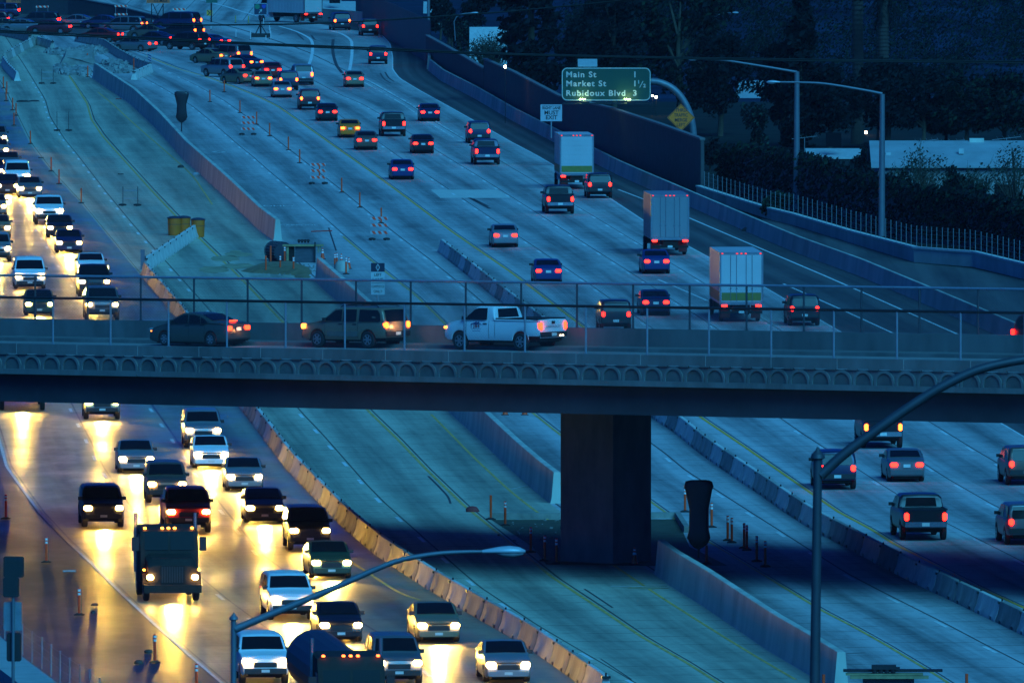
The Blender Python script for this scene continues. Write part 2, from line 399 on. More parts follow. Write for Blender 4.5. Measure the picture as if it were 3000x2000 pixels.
# diamond and words on the carpool lane
def ground_M(px, py, rot=None, z=0.02):
    p = G(px, py); h = heading(px, py); a = math.atan2(h.y, h.x)
    # local X -> right of travel, local Z (text up) -> direction of travel
    r_ = Vector((h.y, -h.x, 0))
    return Matrix(((r_.x, 0, h.x, p.x), (r_.y, 0, h.y, p.y), (0, -1, 0, z), (0, 0, 0, 1)))
Md = ground_M(641, 446)
for s_ in (1,):
    o_ = [(0, 2.2), (0.55, 0), (0, -2.2), (-0.55, 0)]; i_ = [(0, 1.6), (0.4, 0), (0, -1.6), (-0.4, 0)]
    for k in range(4):
        a, b, c, d = o_[k], o_[(k + 1) % 4], i_[(k + 1) % 4], i_[k]
        white.face([Md @ Vector((q[0], 0, q[1])) for q in (a, b, c, d)])
Mt = ground_M(818, 604); Ms = Matrix.Diagonal((1, 1, 3.2, 1))
add_text(white, 'ONLY', 0.9, Mt @ Ms, sx=0.95)
Mt = ground_M(875, 660); add_text(white, 'CARPOOL', 0.8, Mt @ Ms, sx=0.7)
# chalky stripes and the pale patch
pale = mat('pale concrete patch', (0.47, 0.47, 0.42), 0.8, var=0.15, scale=1.5)
mbp = MB(); mbp.face([G(x, y, 0.017) for x, y in [(1262, 556), (1455, 556), (1492, 574), (1494, 580), (1290, 580)]])
tag(mbp.build('patched_concrete', pale, fix=False), kind='structure')
for pts, w in (([(1270, 505 + 88), (1330, 590)], .12), ([(1790, 1717), (1960, 1720)], .2), ([(1690, 1500 - 115), (1500, 1433)], .05)):
    seg(white, [G(*p) for p in pts], w, 0.021)
tag(white.build('white_road_markings', paint_w, fix=False), kind='structure')
tag(yel.build('yellow_edge_line', paint_y, fix=False), kind='structure')
tag(yo.build('worn_yellow_lines', paint_yo, fix=False), kind='structure')
# tyre marks and cracks
crk = mat('tyre rubber and cracks', (0.05, 0.05, 0.05), 0.8)
ck = MB()
for pts, w in (([(976, 116), (975, 150), (985, 190), (1003, 215)], .3), ([(1114, 215), (1125, 232), (1145, 245)], .15), ([(1128, 212), (1140, 230), (1155, 240)], .15),
               ([(963, 668), (975, 705), (985, 735)], .1), ([(1375, 580), (1412, 600), (1435, 612)], .25), ([(1385, 583), (1430, 605)], .2),
               ([(912, 104), (920, 115), (926, 118)], .2), ([(870, 100), (890, 118)], .15), ([(816, 103), (832, 98)], .15), ([(1255, 1395), (1290, 1430), (1312, 1455), (1320, 1475)], .1),
               ([(960, 737), (1000, 737)], .1), ([(1075, 764), (1134, 769)], .08), ([(1712, 1725), (1750, 1750), (1795, 1780)], .09), ([(2470, 1915), (2535, 1912)], .1),
               ([(1760, 1930), (1850, 1990)], .05)):
    seg(ck, [G(x, y) for x, y in smooth(pts, 4)], w, 0.021)
for k in range(26):
    px = random.uniform(1230, 1420); py = random.uniform(1205, 1330)
    if random.random() < .5: seg(ck, [G(px, py), G(px + random.uniform(8, 20), py + random.uniform(-1, 1))], 0.12, 0.022)
for k in range(30):
    y = random.uniform(300, 560); x = X(ML, y) - random.uniform(5, 60)
    seg(ck, [G(x, y), G(x + random.uniform(4, 14), y)], 0.1, 0.022)
tag(ck.build('tyre_marks', crk, fix=False), kind='structure')
dirt = mat('brown dirt stain', (0.26, 0.23, 0.13), 0.95, var=0.5, scale=1.0)
def blob(mb, px, py, rx, ry, z, n=28, rag=0.35):
    pts = []
    for k in range(n):
        a = 2 * math.pi * k / n; q = 1 + rag * (random.random() - .5)
        pts.append(G(px + rx * q * math.cos(a), py + ry * q * math.sin(a), z))
    mb.face(pts)
db = MB()
for px, py, rx, ry in ((655, 757, 42, 9), (700, 745, 40, 7), (625, 790, 45, 10), (700, 780, 55, 8), (690, 736, 18, 3), (960, 975, 55, 9), (1900, 1720, 60, 5)):
    blob(db, px, py, rx, ry, 0.019)
tag(db.build('dirt_stains', dirt, fix=False), kind='structure')
# ------------------------------------------------------------ concrete barriers
cm = [mat('precast concrete', (0.30, 0.29, 0.25), 0.85, var=0.28, scale=1.6, bump=0.3, stretch=(1, 1, .4)),
      mat('pale precast concrete', (0.52, 0.51, 0.46), 0.85, var=0.2, scale=1.6, bump=0.3),
      mat('dark precast concrete', (0.22, 0.215, 0.19), 0.85, var=0.3, scale=1.6, bump=0.3)]
cast = mat('cast median concrete', (0.40, 0.415, 0.35), 0.85, var=0.3, scale=0.9, bump=0.3, stretch=(.5, .5, .25))
steel_d = mat('dark steel', (0.03, 0.03, 0.032), 0.5, 0.6)
galv = mat('galvanised steel', (0.30, 0.31, 0.32), 0.45, 0.5, var=0.12)
prof = [(0.305, 0.0), (0.305, 0.08), (0.20, 0.33), (0.10, 0.79), (0.08, 0.815), (-0.08, 0.815), (-0.10, 0.79), (-0.20, 0.33), (-0.305, 0.08), (-0.305, 0.0)]
def krail(m):
    t = thing('concrete_barrier', (0, 0, 0), 0, 'x', 'barrier')
    mb = MB(); L = 2.98
    xs = [(-L, 0, .97), (-L + .04, 0, 1), (-2.05, 0, 1), (-2.0, .13, 1), (-1.45, .13, 1), (-1.4, 0, 1), (1.4, 0, 1), (1.45, .13, 1), (2.0, .13, 1), (2.05, 0, 1), (L - .04, 0, 1), (L, 0, .97)]
    mb.loft([[(x, y * k, max(z, zb) if z < .2 else z) for y, z in prof] for x, zb, k in xs])
    mb.build('body', m, t, smooth=25)
    p = MB(); p.cyl((L, 0, .70), (L, 0, .90), .035, n=6); p.box(L - .16, L + .16, -.16, .16, .70, .78)
    p.build('connecting_pin', steel_d, t)
    c = MB()
    for x in (-2.3, -.9, .9, 2.3, -1.6):
        for s_ in (-1, 1): c.box(x - .012, x + .012 + .01, s_ * .305 if s_ < 0 else .2, .2 * s_ if s_ < 0 else .305, .10, .11 + .22 * ((x * 7) % 1))
    return t
KP = [krail(m) for m in cm]
for t in KP: kids(t)
def run_krail(pix, label, group, tones=(0,), flip=False):
    P = [G(x, y) for x, y in pix]; Q = resample(P, 6.1)
    for i, (a, b) in enumerate(zip(Q, Q[1:])):
        m = (a + b) / 2; d = b - a
        o = place(KP[tones[i % len(tones)]], (m.x, m.y, 0.012), math.atan2(d.y, d.x), label, group)
def offs(pts, metres): return [(x + metres * sc(y), y) for x, y in pts]
kr = [p for p in KL if 806 <= p[1] <= 2060]
run_krail(offs([(x, y) for x, y in kr], 0.3), 'headlit concrete barrier segment edging the oncoming lanes', 'concrete barriers beside the oncoming lanes', (0, 1, 0, 0, 1))
run_krail([(574, 692), (411, 803)], 'white concrete barrier segment set at a slant below the yellow barrels', 'slanted concrete barriers below the yellow barrels', (1,))
rr = [(1295, 738), (1356, 785), (1467, 874), (1700, 1050), (1925, 1222), (2001, 1272), (2060, 1322), (2142, 1380), (2256, 1456), (2316, 1498), (2384, 1543), (2606, 1661), (2686, 1702), (2856, 1782), (3010, 1856), (3400, 2045)]
run_krail(rr, 'concrete barrier segment between the closed carpool lane and the outbound traffic', 'concrete barriers beside the outbound lanes', (1, 1, 0, 0, 1, 2))
run_krail([(51, 238), (22, 208), (8, 186)], 'warmly lit barrier segment on the left side of the demolition area', 'barriers left of the demolition area', (1,))
run_krail([(14, 180), (58, 153), (104, 129), (166, 148)], 'concrete barrier segment closing the top left of the demolition area', 'barriers at the top left of the demolition area', (0, 0, 1))
run_krail([(226, 122), (306, 139), (352, 170), (404, 198), (442, 210)], 'concrete barrier segment curving along the right of the demolition area', 'barriers right of the demolition area', (0,))
run_krail([(441, 213), (380, 240)], 'white barrier segment closing the near end of the demolition area', None, (1,))
run_krail([(-60, 95), (0, 103), (64, 117), (95, 128)], 'dark barrier segment beyond the demolition area at the left edge', 'barriers at the far left edge', (2,))

def cast_wall(name, pix, label, hgt=1.42, w0=0.62, w1=0.30, m=cast, cap0=True):
    P = resample([G(x, y) for x, y in pix], 4.0); rings = []
    for i, p in enumerate(P):
        t = (P[min(i + 1, len(P) - 1)] - P[max(i - 1, 0)]).normalized(); n = Vector((t.y, -t.x, 0))   # to the right when going away
        if n.x < 0: n = -n
        rings.append([p + n * a + Vector((0, 0, z)) for a, z in ((0, 0), (0.06, .25), ((w0 - w1) / 2, hgt - .02), ((w0 - w1) / 2 + .03, hgt), ((w0 + w1) / 2 - .03, hgt), ((w0 + w1) / 2, hgt - .02), (w0 - .06, .25), (w0, 0))])
    mb = MB(); mb.loft(rings); o = mb.build(name, m, smooth=30)
    return tag(o, label, 'barrier')
far_m = [p for p in ML if 226 <= p[1] <= 667]
cast_wall('median_barrier', far_m[::-1] + [] if False else [(800, 706)] + far_m[::-1], 'tall cast concrete median barrier running from the rubble to the timber formwork')
cast_wall('median_barrier', [(1612, 1475), (1564, 1437), (1500, 1380), (1404, 1287), (1318, 1210), (1100, 985), (914, 816)], 'tall cast concrete median barrier passing under the overpass')
cast_wall('median_barrier', [(2440, 2022), (2362, 1972), (2250, 1905), (2048, 1768), (1956, 1712), (1895, 1664)], 'tall cast concrete median barrier in front of the overpass column')
low = mat('edge barrier concrete', (0.36, 0.37, 0.31), 0.85, var=0.3, scale=0.7, bump=0.2, stretch=(.4, .4, .2))
eb = [(3700, 1320), (3000, 1016), (2750, 908), (2515, 808), (2333, 741), (2250, 706), (1860, 536), (1803, 510), (1500, 354), (1388, 288), (1292, 238), (1250, 204)]
cast_wall('edge_barrier', eb, 'long low concrete barrier along the outbound shoulder', 1.05, .5, .2, low)
cast_wall('edge_barrier', [(1250, 204), (1250, 160), (1238, 122), (1164, 93), (1069, 72), (960, 62), (887, 58), (760, 52)], 'curved low concrete barrier round the far end of the exit ramp', 1.3, .5, .25, low)

def plain_wall(name, base, tops, m, label, cat='wall', thick=0.25, capm=None):
    """wall standing on the ground line `base`; tops are the rows of its upper edge at the same columns"""
    A = []; B = []
    pb = [G(*p) for p in base]
    for (x, y), ty, p in zip(base, tops, pb): A.append(p); B.append(Vector((p.x, p.y, (y - ty) / sc(y))))
    rings = []
    for i, (a, b) in enumerate(zip(A, B)):
        t = (A[min(i + 1, len(A) - 1)] - A[max(i - 1, 0)]).normalized(); n = Vector((abs(t.y), -t.x if t.y > 0 else t.x, 0)).normalized() * thick
        rings.append([a, b, b + n, a + n])
    mb = MB(); mb.loft(rings)
    root = thing(name, tuple(pb[0]), 0, label, cat)
    o = mb.build('wall_body', m); o.parent = root; o.matrix_parent_inverse = Matrix.Translation(-pb[0])
    if capm:
        rings = [[r_[1] + Vector((0, 0, 0.0)) - (r_[2] - r_[1]) * .3 + Vector((0, 0, .002)), r_[1] - (r_[2] - r_[1]) * .3 + Vector((0, 0, .13)), r_[2] + (r_[2] - r_[1]) * .3 + Vector((0, 0, .13)), r_[2] + (r_[2] - r_[1]) * .3 + Vector((0, 0, .002))] for r_ in rings]
        mb = MB(); mb.loft(rings); c = mb.build('coping', capm); c.parent = root; c.matrix_parent_inverse = Matrix.Translation(-pb[0])
    return root
ret = mat('retaining wall concrete', (0.36, 0.37, 0.33), 0.85, var=0.3, scale=0.5, bump=0.2, stretch=(.5, .5, .25))
plain_wall('retaining_wall', [(2040, 575), (2190, 622), (2250, 642), (2317, 658), (2490, 711), (2677, 768), (2850, 782), (3000, 818), (3400, 915)],
           [548, 595, 613, 629, 680, 728, 741, 777, 872], ret, 'grey concrete retaining wall with a thin pale coping below the wire fence', capm=cm[1])
sw = mat('dark sound wall block', (0.055, 0.052, 0.055), 0.9, var=0.25, scale=1.2, bump=0.2)
swc = mat('sound wall coping', (0.14, 0.135, 0.13), 0.8, var=0.3)
plain_wall('sound_wall', [(1247, 190), (1330, 240), (1416, 288)], [106, 152, 203], sw, 'dark block sound wall along the far end of the shoulder, lower stretch', capm=swc)
plain_wall('sound_wall', [(1417, 288), (1500, 338), (1637, 412), (1787, 484), (1930, 532), (2053, 575)], [175, 212, 284, 319, 366, 410], sw, 'long dark block sound wall behind the green overhead sign', capm=swc)
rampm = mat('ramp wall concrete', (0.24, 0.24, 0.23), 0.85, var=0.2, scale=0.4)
plain_wall('ramp_wall', [(-60, 40), (60, 42), (200, 45), (330, 50), (450, 56), (560, 66)], [-130, -70, -8, 16, 46, 63], mat('shaded ramp wall', (0.045, 0.047, 0.055), 0.9, var=.2), 'dark retaining wall of the descending ramp at the far left', capm=rampm)  # wall face coloured dark to carry its shade, coping left pale
# ------------------------------------------------------------ overpass
TH = R(40); GR = 0.0167; O0 = Vector((0, 580, 0)); BU = Vector((math.cos(TH), -math.sin(TH), 0)); BN = Vector((math.sin(TH), math.cos(TH), 0))
BM = Matrix(((BU.x, BN.x, 0, O0.x), (BU.y, BN.y, 0, O0.y), (GR, 0, 1, 0), (0, 0, 0, 1)))     # local (along, across, up) -> world
def BP(a, b, z): return BM @ Vector((a, b, z))
ZD = 8.5
def deck_hit(px, py, zz=ZD):
    d = ray(px, py); o = Vector((0, 0, CAMH))
    # z = zz + GR * a ; a = (p - O0) . BU
    den = d.z - GR * d.dot(BU); t = (zz + GR * (o - O0).dot(BU) - o.z) / den
    p = o + d * t; q = p - O0
    return q.dot(BU), q.dot(BN)
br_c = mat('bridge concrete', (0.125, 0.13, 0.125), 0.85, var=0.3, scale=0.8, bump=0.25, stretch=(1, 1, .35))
br_r = mat('recessed bridge concrete', (0.09, 0.093, 0.09), 0.9, var=0.25, scale=1.0)  # shade of the arch recesses put into a darker concrete
br_g = mat('girder concrete', (0.045, 0.045, 0.05), 0.9, var=0.3, scale=0.5, stretch=(.3, 1, 1))  # darkened to hold the shade below the overhanging lip
br_d = pavement('bridge deck concrete', (0.15, 0.15, 0.145), (0.28, 0.275, 0.26), joints=False)
bridge = thing('overpass_bridge', tuple(BP(0, 12, 8.4)), 0, 'concrete overpass crossing the freeway with arched relief panels along its parapet', 'bridge')
def bpart(mb, name, m, parent=bridge, smooth=None):
    mb.v = [tuple(BM @ Vector(v)) for v in mb.v]
    o = mb.build(name, m, None, smooth); o.parent = parent
    w = parent.location if parent is bridge else None
    o.matrix_parent_inverse = Matrix.Translation(-Vector(parent.location))
    return o
A0, A1 = -52.0, 52.0
mb = MB(); mb.box(A0, A1, 0.25, 24.2, 8.25, 8.5)
o = bpart(mb, 'deck', br_d); lay = o.data.uv_layers.new(name='UVMap')
for lp in o.data.loops:
    v = o.data.vertices[lp.vertex_index].co; q = v - O0; lay.data[lp.index].uv = (q.dot(BN) / 3.7, q.dot(BU))
mb = MB(); mb.box(A0, A1, 0.36, 2.2, 8.502, 8.66); mb.box(A0, A1, 22.2, 23.96, 8.502, 8.66); bpart(mb, 'sidewalk', br_c)
mb = MB()
for y in (8.9, 12.2): mb.box(A0, A1, y, y + .12, 8.502, 8.508)
bpart(mb, 'lane_stripe', paint_yo)
# girder: fascia, soffit
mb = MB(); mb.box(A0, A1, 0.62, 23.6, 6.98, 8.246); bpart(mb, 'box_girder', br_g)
# near parapet: lip, recessed field, arches, top beam
mb = MB(); mb.box(A0, A1, -0.05, 0.36, 8.18, 8.40); mb.box(A0, A1, 0.07, 0.34, 8.402, 9.0); bpart(mb, 'edge_beam', br_c)
mb = MB(); mb.box(A0, A1, 0.0, 0.34, 9.04, 9.46)
bpart(mb, 'parapet_rail', br_c)
mb = MB(); SP = 1.09; n_ar = int((A1 - A0) / SP)
for k in range(n_ar):
    ac = A0 + SP * (k + .5); r0, r1, zb = .41, .52, 8.402; P0 = []; P1 = []
    P0.append((ac - r0, zb)); P1.append((ac - r1, zb))
    for j in range(13):
        an = math.pi - math.pi * j / 12
        P0.append((ac + r0 * math.cos(an), 8.47 + .42 * math.sin(an))); P1.append((ac + r1 * math.cos(an), 8.47 + .54 * math.sin(an)))
    P0.append((ac + r0, zb)); P1.append((ac + r1, zb))
    yf, yb = 0.005, 0.075
    mb.quadstrip([(a, yf, z) for a, z in P0], [(a, yf, z) for a, z in P1])
    mb.quadstrip([(a, yf, z) for a, z in P0], [(a, yb, z) for a, z in P0]); mb.quadstrip([(a, yf, z) for a, z in P1], [(a, yb, z) for a, z in P1])
    mb.box(ac + SP / 2 - .24, ac + SP / 2 + .24, -.012, .07, 9.0, 9.038)
bpart(mb, 'arch_relief', br_c)
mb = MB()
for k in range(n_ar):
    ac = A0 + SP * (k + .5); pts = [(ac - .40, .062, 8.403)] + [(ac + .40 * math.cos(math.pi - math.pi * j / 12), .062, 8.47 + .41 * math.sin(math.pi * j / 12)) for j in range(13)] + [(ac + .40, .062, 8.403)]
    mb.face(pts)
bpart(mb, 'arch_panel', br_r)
mb = MB()
for k in range(-14, 15): mb.box(k * 3.4 - .008, k * 3.4 + .008, -.004, .3, 9.05, 9.464)
bpart(mb, 'parapet_joint', mat('weathered joint', (.42, .42, .38), .8))
mb = MB(); mb.box(A0, A1, 23.96, 24.26, 8.25, 9.42); bpart(mb, 'far_parapet', br_c)
# column
mb = MB()
pa, pb_ = None, None
cx = G(1796, 1652)
q = cx - O0; ca, cb = q.dot(BU), q.dot(BN)
mb.box(ca - 2.85, ca, cb, cb + 2.5, -.2 - GR * ca, 7.0)
cc = mat('column concrete', (0.15, 0.155, 0.14), 0.9, var=0.35, scale=0.7, stretch=(1, 1, .4))
bpart(mb, 'column', cc)
# abutments outside the view
mb = MB(); mb.box(A0 - 3, A0, -1, 25, -2, 8.45); mb.box(A1, A1 + 3, -1, 25, -2, 8.45); bpart(mb, 'abutment', br_c)
# pedestrian fences
fpost = mat('fence post steel', (0.24, 0.26, 0.30), 0.5, 0.4, var=.1)
frail = mat('dark top rail', (0.02, 0.02, 0.022), 0.6, 0.2)
fpost2 = mat('dark fence post steel', (0.05, 0.055, 0.065), 0.6, 0.3)
frail2 = mat('grey top rail', (0.22, 0.25, 0.30), 0.5, 0.3)
wire = mat('chain link wire', (0.06, 0.07, 0.08), 0.6, 0.3)
def ped_fence(b, zb, zt, x0, step, label, railm, postm):
    root = thing('chain_link_fence', tuple(BP(0, b, zb)), 0, label, 'fence')
    def fp(mb, name, m): 
        mb.v = [tuple(BM @ Vector(v)) for v in mb.v]; o = mb.build(name, m); o.parent = root; o.matrix_parent_inverse = Matrix.Translation(-Vector(root.location)); return o
    # phase of the posts from one post seen at column x0
    d = ray(x0, 950); t = ((O0 + BN * b).dot(BN)) / d.dot(BN); p = d * t + Vector((0, 0, 0)); a0 = (p - O0).dot(BU)
    k = math.ceil((A0 + 4 - a0) / step)
    while a0 + k * step < A1 - 4:
        a = a0 + k * step; mb = MB(); mb.cyl((a, b, zb - GR * 0), (a, b, zt - .05), .045, n=8); mb.box(a - .07, a + .07, b - .05, b + .05, zb + .0, zb + .02)
        fp(mb, 'post', postm); k += 1
    mb = MB(); mb.cyl((A0, b, zt - .03), (A1, b, zt - .03), .055, n=8); fp(mb, 'top_rail', railm)
    mb = MB(); h = zt - .08 - zb; n = int((A1 - A0 + h) / 0.085); r_ = 0.0038
    for s_ in (1, -1):
        for i in range(n):
            a = A0 - h / 2 + i * 0.085
            p0 = Vector((a, b + s_ * .004, zb + .04)); p1 = Vector((a + s_ * h * .62, b + s_ * .004, zt - .08))
            e = Vector((r_, 0, 0)); f = Vector((0, r_, 0)); base = len(mb.v)
            mb.v += [tuple(p0 - e), tuple(p0 + e), tuple(p0 + f * 1.6), tuple(p1 - e), tuple(p1 + e), tuple(p1 + f * 1.6)]
            for q_ in ((0, 1, 4, 3), (1, 2, 5, 4), (2, 0, 3, 5)): mb.f.append(tuple(base + w for w in q_)); mb.m.append(0)
    mb.v = [tuple(BM @ Vector(v)) for v in mb.v]; o = mb.build('wire_mesh', wire, fix=False); o.parent = root; o.matrix_parent_inverse = Matrix.Translation(-Vector(root.location))
    return root
ped_fence(0.17, 9.46, 11.42, 1538, 3.23, 'chain link fence with grey posts and a black top rail on the near parapet', frail, fpost)
ped_fence(24.1, 9.42, 11.36, 1527, 3.12, 'chain link fence with a grey top rail on the far parapet, behind the vehicles', frail2, fpost2)
# ------------------------------------------------------------ vehicles
tyre_m = mat('tyre rubber', (0.012, 0.012, 0.013), 0.85); rim_m = mat('alloy rim', (0.35, 0.36, 0.38), 0.3, 0.8)
cab_glass_m = mat('truck cab glass', (0.006, 0.008, 0.011), 0.5, var=0, spec=0.1)
glass_m = mat('tinted window glass', (0.006, 0.008, 0.011), 0.12, var=0, spec=0.22)
trim_m = mat('black trim', (0.014, 0.014, 0.016), 0.6); under_m = mat('underbody', (0.006, 0.006, 0.006), 0.9)
plate_m = mat('licence plate white', (0.55, 0.55, 0.52), 0.5)
chrome_m = mat('chrome bumper', (0.5, 0.5, 0.52), 0.25, 0.9)
def emis(name, col, es, base=(0.3, 0.02, 0.02)): return mat(name, base, 0.4, emit=col, es=es, var=0)
tail_m = emis('lit red lamp', (1.0, 0.010, 0.004), 10)
brake_m = emis('bright brake lamp', (1.0, 0.085, 0.008), 9.0)
deck_brake_m = emis('overpass brake lamp', (1.0, 0.028, 0.006), 9.0)
dim_m = emis('dim red lamp', (1.0, 0.02, 0.01), 1.2)
head_m = emis('lit headlamp', (1.0, 0.56, 0.13), 75.0, (.6, .6, .5))
amber_m = emis('lit amber lamp', (1.0, 0.28, 0.02), 12.0, (.4, .2, .02))
dark_lamp = mat('unlit lamp glass', (0.25, 0.26, 0.28), 0.2, var=0)
def paint(name, col, metal=0.2, rough=0.32): return mat('paint ' + name, col, rough, metal, var=0.06, scale=0.6)
PAINT = dict(truck_dark=mat('dull dark truck paint', (.03, .025, .022), .65, var=.2, spec=.08), white=paint('white', (.64, .65, .66), 0), silver=paint('silver', (.22, .23, .245), .4), grey=paint('grey', (.14, .145, .15), .4), black=paint('black', (.015, .015, .018)),
             blue=paint('blue', (.015, .035, .13)), navy=paint('navy', (.012, .02, .06)), red=paint('red', (.22, .015, .012)), tan=paint('tan', (.22, .165, .11), .3), olive=paint('olive', (.075, .08, .07), .3), green=paint('green', (.02, .06, .04)),
             gold=paint('gold', (.20, .165, .10), .3), yellow=paint('yellow', (.6, .15, .006), 0), maroon=paint('maroon', (.09, .012, .015)), brown=paint('brown', (.10, .07, .05)), teal=paint('teal', (.05, .12, .15)))
class Spec: pass
def mkspec(**k):
    s_ = Spec(); s_.__dict__.update(dict(bottom=.2, hood_seal=0, bed=None, tumble=.80, endr=.10, rear_up=.02)); s_.__dict__.update(k); return s_
SPECS = dict(
 sedan=mkspec(L=4.45, W=1.72, belt=.97, bottom=.19, wr=.31, wx=(-1.33, 1.33),
   top=[(-2.22, .58), (-2.19, .93), (-2.05, 1.02), (-1.85, 1.06), (-1.42, 1.09), (-1.1, 1.22), (-.72, 1.37), (-.35, 1.435), (0, 1.45), (.3, 1.42), (.7, 1.24), (1.12, 1.0), (1.5, .93), (1.95, .80), (2.15, .66), (2.22, .50)],
   side=[[(1.0, 1.0), (.66, 1.19), (.30, 1.345), (-.02, 1.375), (-.06, .99)], [(-.13, .99), (-.10, 1.375), (-.40, 1.365), (-.72, 1.305), (-.78, .99)], [(-.83, .99), (-.79, 1.28), (-1.03, 1.17), (-1.22, 1.03)]],
   ws=(.34, 1.06), rg=(-1.36, -.74)),
 hatch=mkspec(L=4.2, W=1.72, belt=.98, bottom=.19, wr=.31, wx=(-1.28, 1.28),
   top=[(-2.1, .55), (-2.08, 1.0), (-2.0, 1.08), (-1.7, 1.38), (-1.35, 1.47), (-.2, 1.5), (.2, 1.46), (.65, 1.26), (1.1, 1.0), (1.8, .86), (2.05, .68), (2.1, .5)],
   side=[[(.95, 1.0), (.3, 1.37), (-.1, 1.41), (-.14, 1.0)], [(-.22, 1.0), (-.2, 1.41), (-1.2, 1.38), (-1.55, 1.05)]], ws=(.25, 1.05), rg=(-1.98, -1.6)),
 suv=mkspec(rear_up=.08, L=4.75, W=1.80, belt=1.13, bottom=.36, wr=.37, wx=(-1.42, 1.45), tumble=.84,
   top=[(-2.37, .58), (-2.35, 1.08), (-2.22, 1.52), (-2.12, 1.69), (-1.95, 1.745), (-.6, 1.76), (.25, 1.74), (.5, 1.66), (.85, 1.4), (1.15, 1.19), (1.4, 1.14), (2.0, 1.06), (2.28, .93), (2.37, .62)],
   side=[[(1.04, 1.17), (.78, 1.38), (.42, 1.62), (.05, 1.66), (.03, 1.16)], [(-.04, 1.16), (-.02, 1.66), (-.78, 1.67), (-.80, 1.16)], [(-.96, 1.16), (-.94, 1.67), (-1.95, 1.65), (-2.08, 1.5), (-2.16, 1.16)]],
   ws=(.52, 1.10), rg=(-2.34, -2.16)),
 van=mkspec(L=4.95, W=1.9, belt=1.12, bottom=.25, wr=.34, wx=(-1.5, 1.55), tumble=.86,
   top=[(-2.47, .55), (-2.45, 1.1), (-2.3, 1.65), (-2.1, 1.82), (-1, 1.86), (.5, 1.84), (.95, 1.72), (1.4, 1.4), (1.75, 1.15), (2.25, .98), (2.42, .8), (2.47, .55)],
   side=[[(1.6, 1.17), (1.05, 1.6), (.55, 1.7), (.5, 1.15)], [(.4, 1.15), (.42, 1.72), (-.9, 1.72), (-.9, 1.15)], [(-1.0, 1.15), (-1.0, 1.72), (-2.0, 1.68), (-2.2, 1.2)]],
   ws=(1.0, 1.7), rg=(-2.42, -2.2)),
 pickup=mkspec(rear_up=.20, L=5.35, W=1.94, belt=1.27, bottom=.42, wr=.385, wx=(-1.62, 1.78), tumble=.83,
   top=[(-2.67, .62), (-2.66, 1.30), (-2.63, 1.325), (-.22, 1.335), (-.19, 1.36), (-.10, 1.74), (-.02, 1.86), (.12, 1.895), (.75, 1.885), (.98, 1.80), (1.35, 1.48), (1.62, 1.29), (1.9, 1.25), (2.4, 1.16), (2.6, 1.04), (2.67, .72)],
   side=[[(1.5, 1.30), (1.25, 1.50), (.93, 1.75), (.72, 1.80), (.24, 1.80), (.2, 1.30)]], ws=(1.0, 1.58), rg=None, bed=(-2.55, -.30)),
 crew=mkspec(rear_up=.18, L=5.7, W=1.98, belt=1.27, bottom=.45, wr=.40, wx=(-1.75, 1.85), tumble=.84,
   top=[(-2.85, .62), (-2.84, 1.30), (-2.8, 1.33), (-1.0, 1.335), (-.97, 1.37), (-.88, 1.78), (-.78, 1.89), (.6, 1.9), (.95, 1.82), (1.35, 1.5), (1.66, 1.3), (2.4, 1.2), (2.75, 1.08), (2.85, .72)],
   side=[[(1.5, 1.31), (.93, 1.76), (.3, 1.81), (.28, 1.31)], [(.2, 1.31), (.2, 1.81), (-.7, 1.79), (-.75, 1.31)]], ws=(.98, 1.6), rg=None, bed=(-2.7, -1.1)))
def top_at(s_, x): return interp(s_.top, max(s_.top[0][0], min(s_.top[-1][0], x)))
def half_w(s_, x, z):
    h = s_.W / 2; t = abs(x) / (s_.L / 2); k = 1 - s_.endr * max(0, (t - .72) / .28) ** 2.2
    if z <= s_.belt:
        m = (z - s_.bottom) / max(.01, s_.belt - s_.bottom); k *= 1 - .05 * (2 * m - .9) ** 2 * .8
    else: k *= 1 - (1 - s_.tumble) * (z - s_.belt) / .7
    return h * k
def stations(s_):
    xs = set()
    for x, _ in s_.top: xs.add(round(x, 3))
    x = -s_.L / 2
    while x < s_.L / 2: xs.add(round(x, 3)); x += .14
    for w in s_.wx:
        ra = s_.wr * 1.17
        for k in range(-8, 9): xs.add(round(w + ra * math.sin(math.pi / 2 * k / 8), 3))
        xs.add(round(w - ra - .002, 3)); xs.add(round(w + ra + .002, 3))
    return sorted(v for v in xs if -s_.L / 2 <= v <= s_.L / 2)
def zbot(s_, x):
    b = s_.bottom
    for w in s_.wx:
        ra = s_.wr * 1.17
        if abs(x - w) <= ra: b = max(b, s_.wr + math.sqrt(max(0, ra * ra - (x - w) ** 2)))
    if x < s_.wx[0] - s_.wr * 1.17: b = max(b, s_.bottom + s_.rear_up)
    t = abs(x) / (s_.L / 2)
    if t > .93: b = max(b, s_.bottom + .1 * (t - .93) / .07)
    return b
